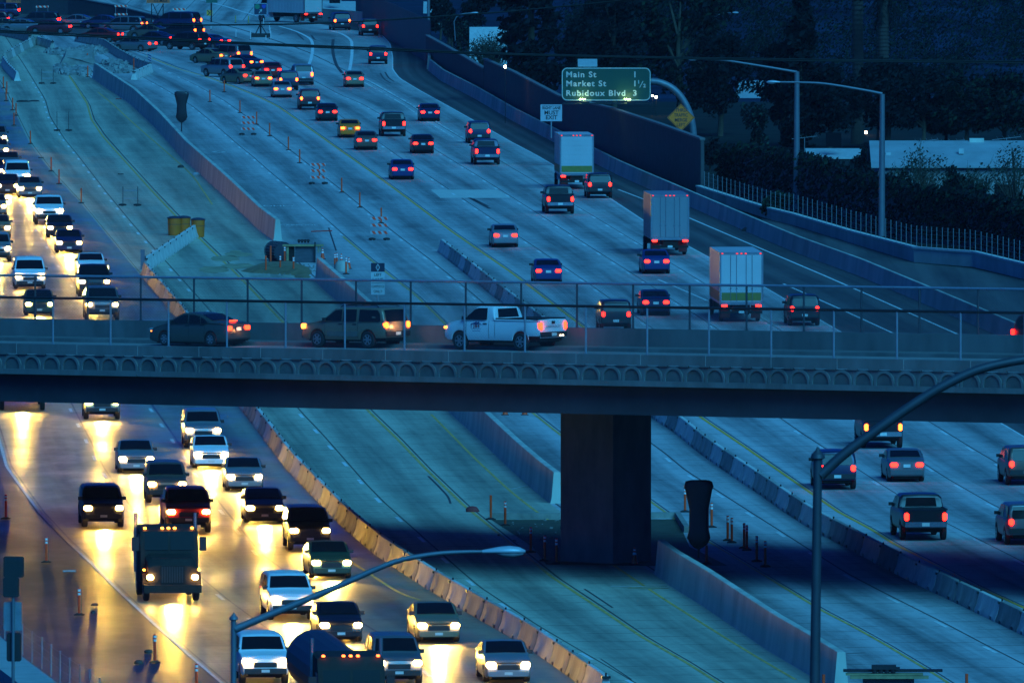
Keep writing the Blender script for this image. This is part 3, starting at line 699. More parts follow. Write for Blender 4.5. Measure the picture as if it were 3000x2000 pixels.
def body_mesh(s_, root, bm_, extra=None):
    mb = MB(); rings = []
    for x in stations(s_):
        zt = top_at(s_, x); zb = min(zbot(s_, x), zt - .08); zm = min(s_.belt, zt - .07); zm = max(zm, zb + .02)
        rows = [(zb, .03), (zb + (zm - zb) * .12, 0), (zb + (zm - zb) * .45, 0), (zb + (zm - zb) * .75, 0), (zb + (zm - zb) * .93, .0), (zm, .015)]
        for f, i in ((.3, .0), (.65, 0), (.86, .012), (.96, .05), (1.0, .13)): rows.append((zm + (zt - zm) * f, i))
        side = []
        for z, ins in rows: side.append((x, max(.05, half_w(s_, x, z) - ins), z))
        top = (x, 0, zt + .02)
        rings.append([(x, -y, z) for x, y, z in side] + [top] + [(x, y, z) for x, y, z in reversed(side)])
    mb.loft(rings, closed=False); 
    # inner dark floor closing the arches
    mb.box(-s_.L / 2 + .12, s_.L / 2 - .12, -s_.W / 2 + .26, s_.W / 2 - .26, s_.bottom - .02, min(s_.belt, .8) - .05, 1)
    return mb.build('body', [bm_, under_m], root, smooth=38)
def side_panel(mb, s_, poly, e=.022, mi=0, sgs=(1, -1)):
    for sg in sgs: mb.face([(x, sg * (half_w(s_, x, z) + e), z) for x, z in poly], mi)
def top_strip(mb, s_, x0, x1, inset=.10, e=.014, mi=0, n=5):
    A = []; B = []
    for k in range(n + 1):
        x = x0 + (x1 - x0) * k / n; z = top_at(s_, x); w = half_w(s_, x, z) - inset
        sgn = 1 if x0 > 0 else -1
        A.append((x + sgn * e * .7, -w, z + e + .012)); B.append((x + sgn * e * .7, w, z + e + .012))
    M_ = [((a[0]), 0, a[2] + .012) for a in A]
    mb.quadstrip(A, M_, mi); mb.quadstrip(M_, B, mi)
def wheel(root, s_, x, y, fancy=False):
    w = MB(); sg = 1 if y > 0 else -1; r_ = s_.wr
    prof_ = [(-.11, r_ * .62), (-.115, r_ * .9), (-.085, r_ * .985), (0, r_), (.085, r_ * .985), (.115, r_ * .9), (.11, r_ * .62)]
    rings = []
    for yy, rr in prof_: rings.append([(rr * math.cos(2 * math.pi * j / 20), yy, rr * math.sin(2 * math.pi * j / 20)) for j in range(20)])
    w.loft(rings)
    t = w.build('wheel', tyre_m, root, smooth=40); t.location = (x, y, r_)
    m = MB(); rr = r_ * .62
    m.cyl((0, sg * .06, 0), (0, sg * .112, 0), rr * .98, rr, n=20, mi=1)
    nsp = 6
    for k in range(nsp):
        a = 2 * math.pi * k / nsp; c, s__ = math.cos(a), math.sin(a); wv = .045
        m.face([(rr * .1 * c - wv * s__, sg * .118, rr * .1 * s__ + wv * c), (rr * .98 * c - wv * s__ * .7, sg * .118, rr * .98 * s__ + wv * c * .7), (rr * .98 * c + wv * s__ * .7, sg * .118, rr * .98 * s__ - wv * c * .7), (rr * .1 * c + wv * s__, sg * .118, rr * .1 * s__ - wv * c)])
    m.cyl((0, sg * .113, 0), (0, sg * .124, 0), rr * .26, n=12)
    ring = [(rr * math.cos(2 * math.pi * j / 20), sg * .119, rr * math.sin(2 * math.pi * j / 20)) for j in range(21)]
    ring2 = [(rr * .88 * math.cos(2 * math.pi * j / 20), sg * .119, rr * .88 * math.sin(2 * math.pi * j / 20)) for j in range(21)]
    m.quadstrip(ring, ring2)
    m.build('rim', [rim_m, under_m], t)
def lamp_box(root, name, x0, x1, y0, y1, z0, z1, m):
    b = MB()
    c = min(y1 - y0, z1 - z0) * .3
    P = [(y0 + c, z0), (y1 - c, z0), (y1, z0 + c), (y1, z1 - c), (y1 - c, z1), (y0 + c, z1), (y0, z1 - c), (y0, z0 + c)]
    b.loft([[(x, y, z) for y, z in P] for x in (x0, x1)]); return b.build(name, m, root)
def vehicle(kind, cat, lights, colour, name=None, tl=tail_m, beam=0):
    s_ = SPECS[kind]; root = thing(name or cat.replace(' ', '_'), (0, 0, 0), 0, 'x', cat)
    body_mesh(s_, root, PAINT[colour])
    for poly in s_.side:
        for sg in (1, -1): g = MB(); side_panel(g, s_, poly, sgs=(sg,)); g.build('window', glass_m, root)
    g = MB(); top_strip(g, s_, *s_.ws); g.build('windscreen', glass_m, root)
    if s_.rg:
        g = MB(); top_strip(g, s_, *s_.rg, inset=.13); g.build('rear_window', glass_m, root)
    if s_.bed:
        x = -.205 if kind == 'pickup' else -.985
        g = MB(); g.face([(x, -.68, 1.40), (x + .085, -.62, 1.77), (x + .085, .62, 1.77), (x, .68, 1.40)]); g.build('rear_window', glass_m, root)
        # closed dark slab standing in for the shade inside the load bed
        x0, x1 = s_.bed; g = MB(); w = s_.W / 2 - .13; g.box(x0, x1, -w, w, 1.30, 1.361); g.build('bed_shade', under_m, root)
        for sg in (-1, 1): g = MB(); g.box(x0 - .05, x1 + .05, sg * w, sg * (w + .1), 1.33, 1.385); g.build('bed_rail', trim_m, root)
    L2, W2 = s_.L / 2, s_.W / 2; hx = half_w(s_, -L2 + .05, .9)
    zt = dict(sedan=(.70, .90), hatch=(.72, .98), suv=(.86, 1.14), van=(.80, 1.15), pickup=(.88, 1.22), crew=(.88, 1.22))[kind]
    wl = dict(sedan=.34, hatch=.24, suv=.20, van=.2, pickup=.17, crew=.18)[kind]
    for sg in (-1, 1):
        y0, y1 = sorted((sg * (hx - wl), sg * (hx + .005)))
        lamp_box(root, 'tail_light', -L2 - .025, -L2 + .12, y0, y1, zt[0], zt[1], tl)
        hxf = half_w(s_, L2 - .1, .7); y0, y1 = sorted((sg * (hxf - .34), sg * (hxf + .0)))
        hz = dict(sedan=.60, hatch=.62, suv=.80, van=.74, pickup=.86, crew=.88)[kind]
        lamp_box(root, 'headlight', L2 - .16, L2 + .02, y0 + .02 * sg, y1, hz - .02, hz + .17, head_m if lights == 'head' else dark_lamp)
        for x in s_.wx: wheel(root, s_, x, sg * (W2 - .115))
        mr = MB(); xm = s_.ws[1] - .12; hw = half_w(s_, xm, s_.belt); ya, yb = sorted((sg * (hw - .02), sg * (hw + .19))); mr.box(xm - .06, xm + .05, ya, yb, s_.belt + .03, s_.belt + .17); mr.build('side_mirror', trim_m, root)
    b = MB(); b.box(-L2 - .05, -L2 + .15, -hx + .02, hx - .02, s_.bottom + .16, s_.bottom + .38); b.build('rear_bumper', chrome_m if kind in ('pickup', 'crew') else PAINT[colour] if kind in ('sedan', 'hatch') else trim_m, root)
    b = MB(); b.box(L2 - .15, L2 + .04, -hx + .04, hx - .04, s_.bottom + .06, s_.bottom + .26); b.build('front_bumper', trim_m if kind != 'sedan' else PAINT[colour], root)
    b = MB(); b.box(L2 - .05, L2 + .012, -.42, .42, s_.bottom + .30, s_.bottom + .48); b.build('grille', trim_m, root)
    b = MB(); pz = zt[0] - (.02 if kind in ('sedan', 'hatch') else .2); px = -L2 - (.055 if kind in ('pickup', 'crew', 'suv') else .03)
    b.box(px - .01, px, -.16, .16, s_.bottom + .2 if kind in ('pickup', 'crew', 'suv') else pz, s_.bottom + .34 if kind in ('pickup', 'crew', 'suv') else pz + .15); b.build('licence_plate', plate_m, root)
    b = MB(); b.box(L2 + .015, L2 + .045, -.15, .15, s_.bottom + .12, s_.bottom + .22); b.build('front_plate', plate_m, root)
    b = MB(); b.box(-L2 + .3, L2 - .3, -W2 + .2, W2 - .2, s_.bottom - .08, s_.bottom); b.build('underbody', under_m, root)
    if beam: beam_light(root, L2 + .15, s_.bottom + .5, beam)
    root['L'] = s_.L; root['kindkey'] = kind
    return root
def beam_light(root, x, z, power):
    ld = BEAMS.setdefault(power, bpy.data.lights.new('headlight_beam', 'SPOT')); ld.energy = power; ld.color = (1.0, 0.60, 0.085)
    ld.spot_size = R(48); ld.spot_blend = 1.0; ld.shadow_soft_size = 0.2
    lo = bpy.data.objects.new('headlight_beam', ld); S.collection.objects.link(lo); lo.parent = root
    lo.location = (x, 0, .56); lo.rotation_euler = Vector((-1, 0, 0.12)).to_track_quat('Z', 'Y').to_euler()
BEAMS = {}
BEAM = 4200
PROTO = {}
def get_proto(kind, lights, brake=False):
    k = (kind, lights, brake)
    if k not in PROTO:
        cat = dict(sedan='car', hatch='car', suv='suv', van='van', pickup='pickup truck', crew='pickup truck')[kind]
        name = dict(sedan='sedan_car', hatch='hatchback_car', suv='suv', van='van', pickup='pickup_truck', crew='pickup_truck')[kind]
        PROTO[k] = vehicle(kind, cat, lights, 'grey', name, brake_m if brake else tail_m, BEAM if lights == 'head' else 0)
    return PROTO[k]
def recolour(o, colour):
    for c in o.children_recursive if hasattr(o, 'children_recursive') else []:
        if c.type == 'MESH' and c.name.split('.')[0] in ('body', 'rear_bumper', 'front_bumper') and c.material_slots[0].material and c.material_slots[0].material.name.startswith('paint'):
            c.material_slots[0].link = 'OBJECT'; c.material_slots[0].material = PAINT[colour]
def lamp_h(kind, lights):
    if lights == 'head': return dict(sedan=.67, hatch=.69, suv=.87, van=.81, pickup=.93, crew=.95, truck=1.0, box=.95)[kind]
    return dict(sedan=.80, hatch=.85, suv=1.0, van=.97, pickup=1.05, crew=1.05, truck=1.0, box=.95)[kind]
PLACED = []
def put(kind, lights, px, py, colour, label, brake=False, head=None):
    """px, py: midpoint between the two lamps nearest the camera, in photo pixels"""
    h = lamp_h(kind, lights); g = G(px, py, h); y = g.y
    pyg = YH + FPX * CAMH / y
    d = heading(px, pyg) if head is None else Vector((math.sin(head), math.cos(head), 0))   # away from camera
    p = get_proto(kind, lights, brake); L = SPECS[kind].L
    c = Vector((g.x, g.y, 0.013)) + d * (L / 2)
    rz = math.atan2(d.y, d.x) + (math.pi if lights == 'head' else 0)
    o = place(p, c, rz, label, 'traffic on the oncoming lanes' if lights == 'head' else 'traffic on the outbound lanes')
    PLACED.append((o, colour)); return o
# ------------------------------------------------------------ trucks
class TS: pass
def box_truck(colour_box, colour_cab, lights, Lb=6.6, H=3.95, Wd=2.45, swing=False, stripe=False):
    root = thing('box_truck', (0, 0, 0), 0, 'x', 'truck'); s_ = TS(); s_.wr = .48
    L = Lb + 2.4; x0 = -L / 2; xb = x0 + Lb; w = Wd / 2
    bm_ = MB(); bm_.box(x0, xb, -w, w, 1.05, H)
    for k in range(1, 12): 
        x = x0 + Lb * k / 12
        for sg in (-1, 1): bm_.box(x - .02, x + .02, min(sg * w, sg * (w + .012)), max(sg * w, sg * (w + .012)), 1.15, H - .1)
    bm_.build('cargo_box', colour_box, root)
    m = MB()
    for (y0, y1, z0, z1) in ((-w, w, H - .12, H + .01), (-w, w, 1.0, 1.16), (-w - .01, -w + .09, 1.05, H), (w - .09, w + .01, 1.05, H)): m.box(x0 - .02, x0 + .1, y0, y1, z0, z1)
    m.build('door_frame', rim_m, root)
    if stripe:
        d = MB()
        for sg in (-1, 1): d.box(x0 + .1, xb - .1, min(sg * (w + .013), sg * (w + .02)), max(sg * (w + .013), sg * (w + .02)), 1.2, 1.75)
        d.box(x0 - .03, x0 - .022, -w + .12, w - .12, 1.25, 1.7); d.build('olive_stripe', mat('olive stripe', (.16, .15, .02), .6), root)
    if swing:
        for y in (-.62, -.28, .28, .62):
            d = MB(); d.cyl((x0 - .045, y, 1.2), (x0 - .045, y, H - .15), .018, n=6); d.box(x0 - .05, x0 - .02, y - .05, y + .05, 1.9, 1.96); d.build('locking_bar', chrome_m, root)
    for sg in (-1, 1): d = MB(); d.box(x0 + .75, x0 + .78, min(sg * .6, sg * 1.15), max(sg * .6, sg * 1.15), .2, .95); d.build('mud_flap', trim_m, root)
    d = MB()
    for k in range(1 if swing else 8): d.box(x0 - .012, x0, -w + .1, w - .1, 1.17 + k * (H - 1.3) / 8, (H - .13) if swing else 1.15 + (k + 1) * (H - 1.3) / 8)
    d.build('rear_door', colour_box, root)
    f = MB(); f.box(x0 + .1, L / 2 - .4, -.45, .45, .62, 1.04); f.box(x0 - .1, x0 + .05, -w + .05, w - .05, .50, .66); f.build('chassis', under_m, root)
    c = MB(); P = [(xb + .12, .75), (xb + .12, 2.65), (xb + .5, 2.75), (xb + 1.3, 2.65), (xb + 1.75, 1.75), (L / 2, 1.5), (L / 2 + .03, .55), (xb + .12, .5)]
    c.loft([[(x, -1.0, z) for x, z in P], [(x, -1.04, z) for x, z in P], [(x, 1.04, z) for x, z in P], [(x, 1.0, z) for x, z in P]]); c.build('cab', colour_cab, root, smooth=30)
    g = MB(); g.face([(xb + 1.345, -.92, 2.58), (xb + 1.345, .92, 2.58), (xb + 1.765, .95, 1.8), (xb + 1.765, -.95, 1.8)])
    g.build('windscreen', cab_glass_m, root)
    for sg in (-1, 1): g = MB(); g.face([(xb + .45, sg * 1.046, 2.5), (xb + 1.25, sg * 1.046, 2.5), (xb + 1.6, sg * 1.046, 1.75), (xb + .45, sg * 1.046, 1.75)]); g.build('window', glass_m, root)
    for sg in (-1, 1):
        for x in (x0 + 1.6, L / 2 - 1.0): wheel(root, s_, x, sg * (w - .2))
        lamp_box(root, 'tail_light', x0 - .06, x0 + .02, sg * .98 - .17, sg * .98 + .17, .88, 1.0, tail_m)
        lamp_box(root, 'headlight', L / 2 - .02, L / 2 + .05, sg * .82 - .12, sg * .82 + .12, .88, 1.04, head_m if lights == 'head' else dark_lamp)
    for y in (-.25, 0, .25, -1.1, 1.1): lamp_box(root, 'marker_light', x0 - .035, x0, y - .06, y + .06, H - .09, H - .03, dim_m)
    lamp_box(root, 'licence_plate', x0 - .12, x0 - .10, -.16, .16, .52, .66, plate_m)
    root['Lv'] = L
    return root
def semi(colour, marker=amber_m, H=3.0, box=None, Lt=11.0, tank=False):
    root = thing('semi_truck', (0, 0, 0), 0, 'x', 'truck'); s_ = TS(); s_.wr = .52
    # front at x = 0, extends to -x
    h = MB(); P0 = [(-.05, .62), (-.05, 1.45), (-.35, 1.72), (-1.75, 1.86), (-1.75, .62)]
    ring = lambda y, k: [(x * (1 if x < -1 else 1), y, .62 + (z - .62) * k) for x, z in P0]
    h.loft([ring(-.98, .88), ring(-.80, 1.0), ring(.80, 1.0), ring(.98, .88)]); h.build('hood', colour, root, smooth=35)
    c = MB(); P = [(-1.7, .7), (-1.7, 1.95), (-1.98, 2.72), (-2.3, H), (-4.0, H + .1), (-4.0, .7)]
    c.loft([[(x, y, z if z < 2 else z - .08) for x, z in P] if abs(y) > 1.1 else [(x, y, z) for x, z in P] for y in (-1.16, -1.05, 1.05, 1.16)]); c.build('cab', colour, root, smooth=30)
    g = MB()
    for sg in (-1, 1): g.face([(-1.70, sg * .05, 1.98), (-1.70, sg * 1.0, 1.98), (-1.985, sg * .98, 2.70), (-1.985, sg * .05, 2.70)])
    for f in g.v: pass
    g.v = [(x + .02, y, z + .01) for x, y, z in g.v]; g.build('windscreen', cab_glass_m, root)
    for sg in (-1, 1): g = MB(); g.face([(-2.05, sg * 1.165, 2.6), (-2.9, sg * 1.165, 2.6), (-2.9, sg * 1.165, 1.95), (-1.85, sg * 1.165, 1.95)]); g.build('window', glass_m, root)
    g = MB()
    for k in range(9): g.box(-.06, -.02, -.44 + k * .1, -.40 + k * .1 + .02, .78, 1.42)
    g.box(-.045, -.03, -.5, .5, .74, 1.46, 1)
    g.build('grille', [trim_m, under_m], root)
    b = MB(); b.box(-.35, .12, -1.15, 1.15, .38, .70); b.build('front_bumper', PAINT['truck_dark'], root, smooth=30)
    for sg in (-1, 1):
        lamp_box(root, 'headlight', -.16, .02, sg * .90 - .13, sg * .90 + .13, .90, 1.10, head_m)
        f = MB(); rr = []
        for k in range(9):
            a = math.pi * k / 8; rr.append([(-.95 - .66 * math.cos(a), sg * .84, .55 + .66 * math.sin(a)), (-.95 - .66 * math.cos(a), sg * 1.18, .52 + .62 * math.sin(a))])
        f.quadstrip([r_[0] for r_ in rr], [r_[1] for r_ in rr]); f.build('fender', colour, root)
        wheel(root, s_, -.95, sg * 1.0); wheel(root, s_, -4.6, sg * 1.0)
        st = MB(); st.cyl((-3.85, sg * 1.2, 1.0), (-3.85, sg * 1.2, H + .55), .075, n=10); st.build('exhaust_stack', chrome_m, root)
        mi = MB(); mi.box(-1.95, -1.88, min(sg * 1.22, sg * 1.5), max(sg * 1.22, sg * 1.5), 1.95, 2.5); mi.build('side_mirror', trim_m, root)
        lamp_box(root, 'turn_light', -.72, -.6, sg * 1.1 - .05, sg * 1.1 + .05, 1.22, 1.30, marker)
    for y in (-.95, -.25, 0, .25, .95): lamp_box(root, 'marker_light', -2.28, -2.18, y - .06, y + .06, H + .0, H + .08, marker)
    d = MB(); d.box(-5.6, -.4, -.45, .45, .6, .95); d.build('chassis', under_m, root)
    if box:
        t = MB(); 
        if tank: t.tube([(-5.0, 0, 2.15), (-5.15, 0, 2.15), (-5 - Lt, 0, 2.15)], [.9, 1.05, 1.05], 20)
        else: t.box(-4.6 - Lt, -4.6, -1.25, 1.25, 1.15, H + .75)
        t.build('trailer', box, root)
        for sg in (-1, 1):
            for x in (-Lt - 3.2, -Lt - 2.0): wheel(root, s_, x, sg * 1.0)
    beam_light(root, .3, .9, BEAM * 1.3)
    return root
def put_truck(o, px, py, h, label, group, off_x, away=True):
    g = G(px, py, h); pyg = YH + FPX * CAMH / g.y; d = heading(px, pyg)
    c = Vector((g.x, g.y, .013)) + d * off_x
    o.location = c; o.rotation_euler = (0, 0, math.atan2(d.y, d.x) + (0 if away else math.pi)); o['label'] = label; o['group'] = group
    return o
GO, GI = 'traffic on the outbound lanes', 'traffic on the oncoming lanes'
wbox = mat('white truck box', (.38, .39, .40), .5, var=.08, scale=.5); gbox = mat('grey truck box', (.17, .18, .20), .5, var=.1, scale=.5)
T = box_truck(wbox, PAINT['white'], 'tail', stripe=True); put_truck(T, 1690, 517, .95, 'white box truck beside the white lane sign and the sound wall', GO, T['Lv'] / 2)
T = box_truck(gbox, PAINT['black'], 'tail', 7.2, 3.9, swing=True); put_truck(T, 1963, 706, .95, 'grey box truck on the right lane, taller than the cars, below the sound wall end', GO, T['Lv'] / 2)
T = box_truck(wbox, PAINT['green'], 'tail', 8.2, 4.0, 2.5, True, True); put_truck(T, 2172, 896, .95, 'white box truck directly behind the overpass fence on the right lane', GO, T['Lv'] / 2)
T = box_truck(wbox, PAINT['white'], 'tail', 6.4, 3.7)
g_ = G(845, 40, .95); T.location = (g_.x, g_.y, .02); T.rotation_euler = (0, 0, math.pi / 2 + R(38)); T['label'] = 'white box truck climbing the ramp at the top of the photo, beside the arrow sign'; T['group'] = GO
T = semi(PAINT['truck_dark'], H=2.8); T['kindkey'] = 's'; put_truck(T, 506, 1691, 1.0, 'dark truck cab with five amber roof lights in the leftmost oncoming lane', GI, 0, False)
T = semi(PAINT['truck_dark'], marker=emis('orange lamp', (1.0, .12, .02), 5, (.3, .06, .02)), H=3.15, box=mat('tank steel', (.03, .035, .04), .5, .3), tank=True)
g_ = G(1000, 2035, 1.0); put_truck(T, 1045, 2120, 1.0, 'big dark tanker truck cut by the bottom edge of the photo, orange roof lights', GI, 0, False)
# ------------------------------------------------------------ outbound traffic: (kind, column, row of the lamps' midpoint, colour, braking, label)
OUT = [
 ('suv', 1108, 159, 'navy', 0, 'dark SUV alone on the curving exit lane at the top'),
 ('sedan', 1040, 231, 'gold', 0, 'small tan sedan where the exit lane lines end'),
 ('sedan', 1260, 329, 'navy', 0, 'dark sedan alone in the right outbound lane under the sound wall'),
 ('crew', 1154, 363, 'black', 0, 'black pickup in the middle lanes above the dark sedan pair'),
 ('suv', 1405, 385, 'navy', 0, 'dark SUV behind another truck near the right shoulder, upper of two'),
 ('crew', 1428, 444, 'navy', 0, 'dark pickup near the right shoulder, lower of two, left of the white box truck'),
 ('sedan', 1240, 421, 'black', 0, 'black sedan below the black pickup in the middle lanes'),
 ('sedan', 1075, 411, 'brown', 0, 'brown sedan following the yellow taxi'),
 ('sedan', 1026, 376, 'yellow', 1, 'yellow taxi in the left outbound lane'),
 ('sedan', 1180, 496, 'blue', 0, 'blue sedan beside the yellow edge line, left of the pale pavement patch'),
 ('sedan', 960, 328, 'black', 0, 'black sedan next above the yellow taxi'),
 ('suv', 908, 289, 'maroon', 1, 'maroon SUV with bright brake lights in the packed queue'),
 ('sedan', 828, 261, 'silver', 1, 'silver sedan braking beside the yellow edge line'),
 ('suv', 846, 234, 'navy', 1, 'dark SUV braking in the middle of the packed queue'),
 ('van', 890, 219, 'silver', 1, 'silver van braking on the right side of the packed queue'),
 ('sedan', 772, 230, 'gold', 1, 'gold sedan braking in the left lane of the queue'),
 ('sedan', 800, 205, 'red', 0, 'red sedan boxed in by the queue, above the dark SUV'),
 ('van', 1003, 63, 'navy', 1, 'dark van on the ramp at the top, nearest the curved barrier'),
 ('suv', 1085, 78, 'black', 0, 'black SUV on the ramp, lower right of the dark van'),
 ('suv', 1758, 541, 'black', 0, 'black SUV lower right of the first white box truck'),
 ('crew', 1642, 584, 'black', 0, 'black pickup in the second lane from the right, below the first box truck'),
 ('sedan', 1924, 766, 'blue', 0, 'blue sedan left of the grey box truck'),
 ('sedan', 1607, 794, 'blue', 0, 'blue sedan seen just above the overpass fence rail, in the left lane'),
 ('suv', 1805, 921, 'black', 0, 'black SUV seen through the overpass fence, leftmost outbound'),
 ('sedan', 1922, 886, 'navy', 0, 'navy sedan seen through the fence, between the black SUV and the white box truck'),
 ('suv', 2358, 905, 'black', 0, 'black SUV seen through the fence, right of the white box truck'),
 ('sedan', 1481, 690, 'silver', 0, 'silver sedan in the left lane, above the blue sedan at the fence'),
 ('crew', 2588, 1252, 'black', 1, 'black pickup just emerging under the overpass, crossed by the lamp arm'),
 ('suv', 2454, 1372, 'navy', 0, 'dark SUV behind the right lamp pole'),
 ('sedan', 2657, 1362, 'grey', 0, 'grey sedan under the lamp arm, below the black pickup'),
 ('crew', 2712, 1514, 'black', 0, 'black pickup in the overpass shadow, lowest on the right'),
 ('suv', 3010, 1360, 'brown', 0, 'brown SUV cut by the right edge of the photo, upper'),
 ('suv', 3012, 1530, 'grey', 0, 'grey SUV cut by the right edge of the photo, lower'),
]
for kind, x, y, col, br, lab in OUT: put(kind, 'tail', x, y, col, lab, bool(br))
# far queue turning left at the top: given compass headings
FAR = [('van', 579, 60, 'navy', 1, 'dark van braking left of the chevron sign', -62), ('suv', 585, 89, 'black', 1, 'black SUV braking below the chevron sign', -55),
 ('sedan', 497, 92, 'brown', 1, 'brown sedan under the road closed board', -68), ('sedan', 510, 112, 'navy', 0, 'navy sedan in the near lane below the road closed board', -58),
 ('suv', 600, 118, 'black', 0, 'black SUV in the near lane left of the arrow sign trestle', -52), ('sedan', 660, 121, 'blue', 0, 'blue sedan just left of the arrow sign trestle', -50),
 ('sedan', 353, 101, 'red', 0, 'red sedan alone above the curved run of barriers', -70), ('sedan', 448, 128, 'grey', 0, 'grey sedan above the striped panel post', -58),
 ('van', 718, 158, 'grey', 1, 'grey van braking at the head of the packed queue', -38), ('sedan', 662, 163, 'gold', 1, 'tan sedan braking above the long light streaks', -42),
 ('suv', 695, 196, 'silver', 0, 'silver SUV nearest the yellow line in the packed queue', -36), ('sedan', 752, 182, 'navy', 1, 'navy sedan in the middle of the packed queue', -38), ('sedan', 735, 222, 'gold', 0, 'pale gold sedan low in the packed queue beside the line', -30),
 ('suv', 424, 70, 'grey', 1, 'grey SUV behind the posts of the orange sign', -72), ('sedan', 285, 61, 'grey', 0, 'grey sedan in the far queue, left of the grey SUV', -80),
 ('sedan', 360, 63, 'navy', 0, 'navy sedan in the far queue beside the left barricade', -78), ('suv', 174, 57, 'black', 0, 'black SUV in the far queue below the ramp wall', -84), ('van', 25, 57, 'maroon', 0, 'maroon van in the far queue at the left edge', -88),
 ('sedan', 70, 72, 'brown', 0, 'brown sedan in the near row of the far queue', -86), ('sedan', 206, 78, 'maroon', 0, 'maroon sedan in the near row of the far queue', -82), ('sedan', 122, 74, 'grey', 0, 'grey sedan in the near row of the far queue', -84),
 ('suv', 57, 30, 'navy', 0, 'navy SUV below the left orange sign', -88)]
for kind, x, y, col, br, lab, hd in FAR: put(kind, 'tail', x, y, col, lab, bool(br), head=R(hd))
# ------------------------------------------------------------ oncoming traffic
INN = [
 ('suv', -12, 403, 'grey', 'grey SUV at the far end of the oncoming queue'), ('sedan', -6, 440, 'silver', 'silver sedan second from the far end of the queue'), ('sedan', 25, 478, 'grey', 'grey sedan in the far queue beside the orange posts'),
 ('sedan', -20, 500, 'navy', 'navy sedan half cut by the left edge near the brightest lamps'),
 ('van', 52, 516, 'white', 'white van with the brightest headlamps in the queue'), ('sedan', 88, 553, 'grey', 'grey sedan just below the brightest headlamps'), ('sedan', 22, 545, 'black', 'black sedan beside the brightest headlamps at the left'),
 ('crew', 145, 618, 'white', 'white pickup with a pale hood in the queue right of the lane joint'), ('sedan', 176, 668, 'black', 'black sedan directly behind the white pickup'),
 ('sedan', 203, 712, 'navy', 'navy sedan third in line above the overpass fence'), ('sedan', 268, 783, 'white', 'white sedan with a green windscreen above the fence'),
 ('pickup', 277, 826, 'black', 'black pickup right above the fence rail'), ('crew', 300, 893, 'grey', 'grey pickup seen through the fence, rightmost oncoming'),
 ('van', 88, 809, 'white', 'white van with a high roof left of the fence post'), ('sedan', 116, 892, 'green', 'dark green sedan seen through the fence, leftmost'),
 ('sedan', -6, 668, 'gold', 'gold sedan at the left edge, upper'), ('suv', -8, 728, 'silver', 'silver SUV at the left edge, lower'), ('sedan', -16, 605, 'grey', 'grey sedan at the left edge, topmost of three'),
 ('suv', 300, 1180, 'teal', 'teal SUV emerging from under the overpass, left lane'), ('box', 68, 1168, 'grey', ''),
 ('suv', 596, 1261, 'silver', 'silver SUV just below the overpass beside the lit barrier'), ('sedan', 400, 1345, 'silver', 'silver sedan alone below the overpass in the left lane'),
 ('sedan', 619, 1332, 'white', 'white sedan following the silver SUV'), ('suv', 490, 1419, 'brown', 'dark brown SUV above the red pickup in the middle lane'),
 ('sedan', 717, 1397, 'silver', 'silver sedan ahead of the white sedan in the right lane'), ('suv', 304, 1489, 'black', 'black SUV behind the dark truck cab on the left'),
 ('crew', 553, 1500, 'red', 'red pickup upper right of the dark truck cab'), ('sedan', 776, 1489, 'black', 'black sedan between the silver sedan and the dark SUV'),
 ('suv', 909, 1555, 'black', 'black SUV closest to the lit barrier, upper'), ('sedan', 972, 1649, 'green', 'dark green sedan above the lamp arm by the barrier'),
 ('suv', 857, 1755, 'white', 'white SUV crossed by the left lamp arm'), ('sedan', 1000, 1832, 'black', 'black sedan right of the lamp arm, lower middle'),
 ('sedan', 1286, 1833, 'gold', 'gold sedan beside the lit barrier, lower right'), ('suv', 1170, 1943, 'grey', 'grey SUV beside the tanker truck at the bottom'),
 ('sedan', 1490, 1948, 'silver', 'silver sedan at the bottom of the photo beside the barrier'), ('suv', 778, 1938, 'white', 'white SUV right of the left lamp pole at the bottom')]
for kind, x, y, col, lab in INN:
    if kind == 'box': continue
    put(kind, 'head', x, y, col, lab)
T = box_truck(gbox, PAINT['grey'], 'head', 6.0, 3.6); put_truck(T, 66, 1150, .95, 'grey box truck half hidden by the overpass girder at the left', GI, T['Lv'] / 2, False)
beam_light(T, T['Lv'] / 2 + .15, .9, BEAM)
for o, colour in PLACED: recolour(o, colour)
# ------------------------------------------------------------ vehicles on the overpass
hm = lambda a, b, rx=0: None
def on_deck(o, px, py, xrel, yrel, label, rev=1):
    """px, py: foot of the wheel at (xrel, yrel) in the vehicle's own frame"""
    a, b = deck_hit(px, py, ZD + .01)
    # forward is -u (to the left in the photo), vehicle left side faces the camera
    fwd = (BU * -rev + Vector((0, 0, -GR * rev))).normalized(); lft = BN * -rev; up = fwd.cross(lft).normalized()
    M3 = Matrix((fwd, lft, up)).transposed()
    p = BP(a, b, ZD + .01); o.rotation_mode = 'QUATERNION'; o.rotation_quaternion = M3.to_quaternion()
    o.location = p - M3 @ Vector((xrel, yrel, 0)); o['label'] = label; o['group'] = 'vehicles waiting on the overpass'
    o.pop('L', None) if hasattr(o, 'pop') else None
    return o
pl_light = bpy.data.lights.new('lamp_glow', 'POINT')
def glow(root, loc, power, col):
    l = bpy.data.lights.new('lamp_glow', 'POINT'); l.energy = power; l.color = col; l.shadow_soft_size = .05
    o = bpy.data.objects.new('lamp_glow', l); S.collection.objects.link(o); o.parent = root; o.location = loc
def handle(root, x, z, s_, m=trim_m):
    h = MB(); y = half_w(s_, x, z); h.box(x - .10, x + .10, y - .005, y + .03, z - .02, z + .025); h.build('door_handle', m, root)
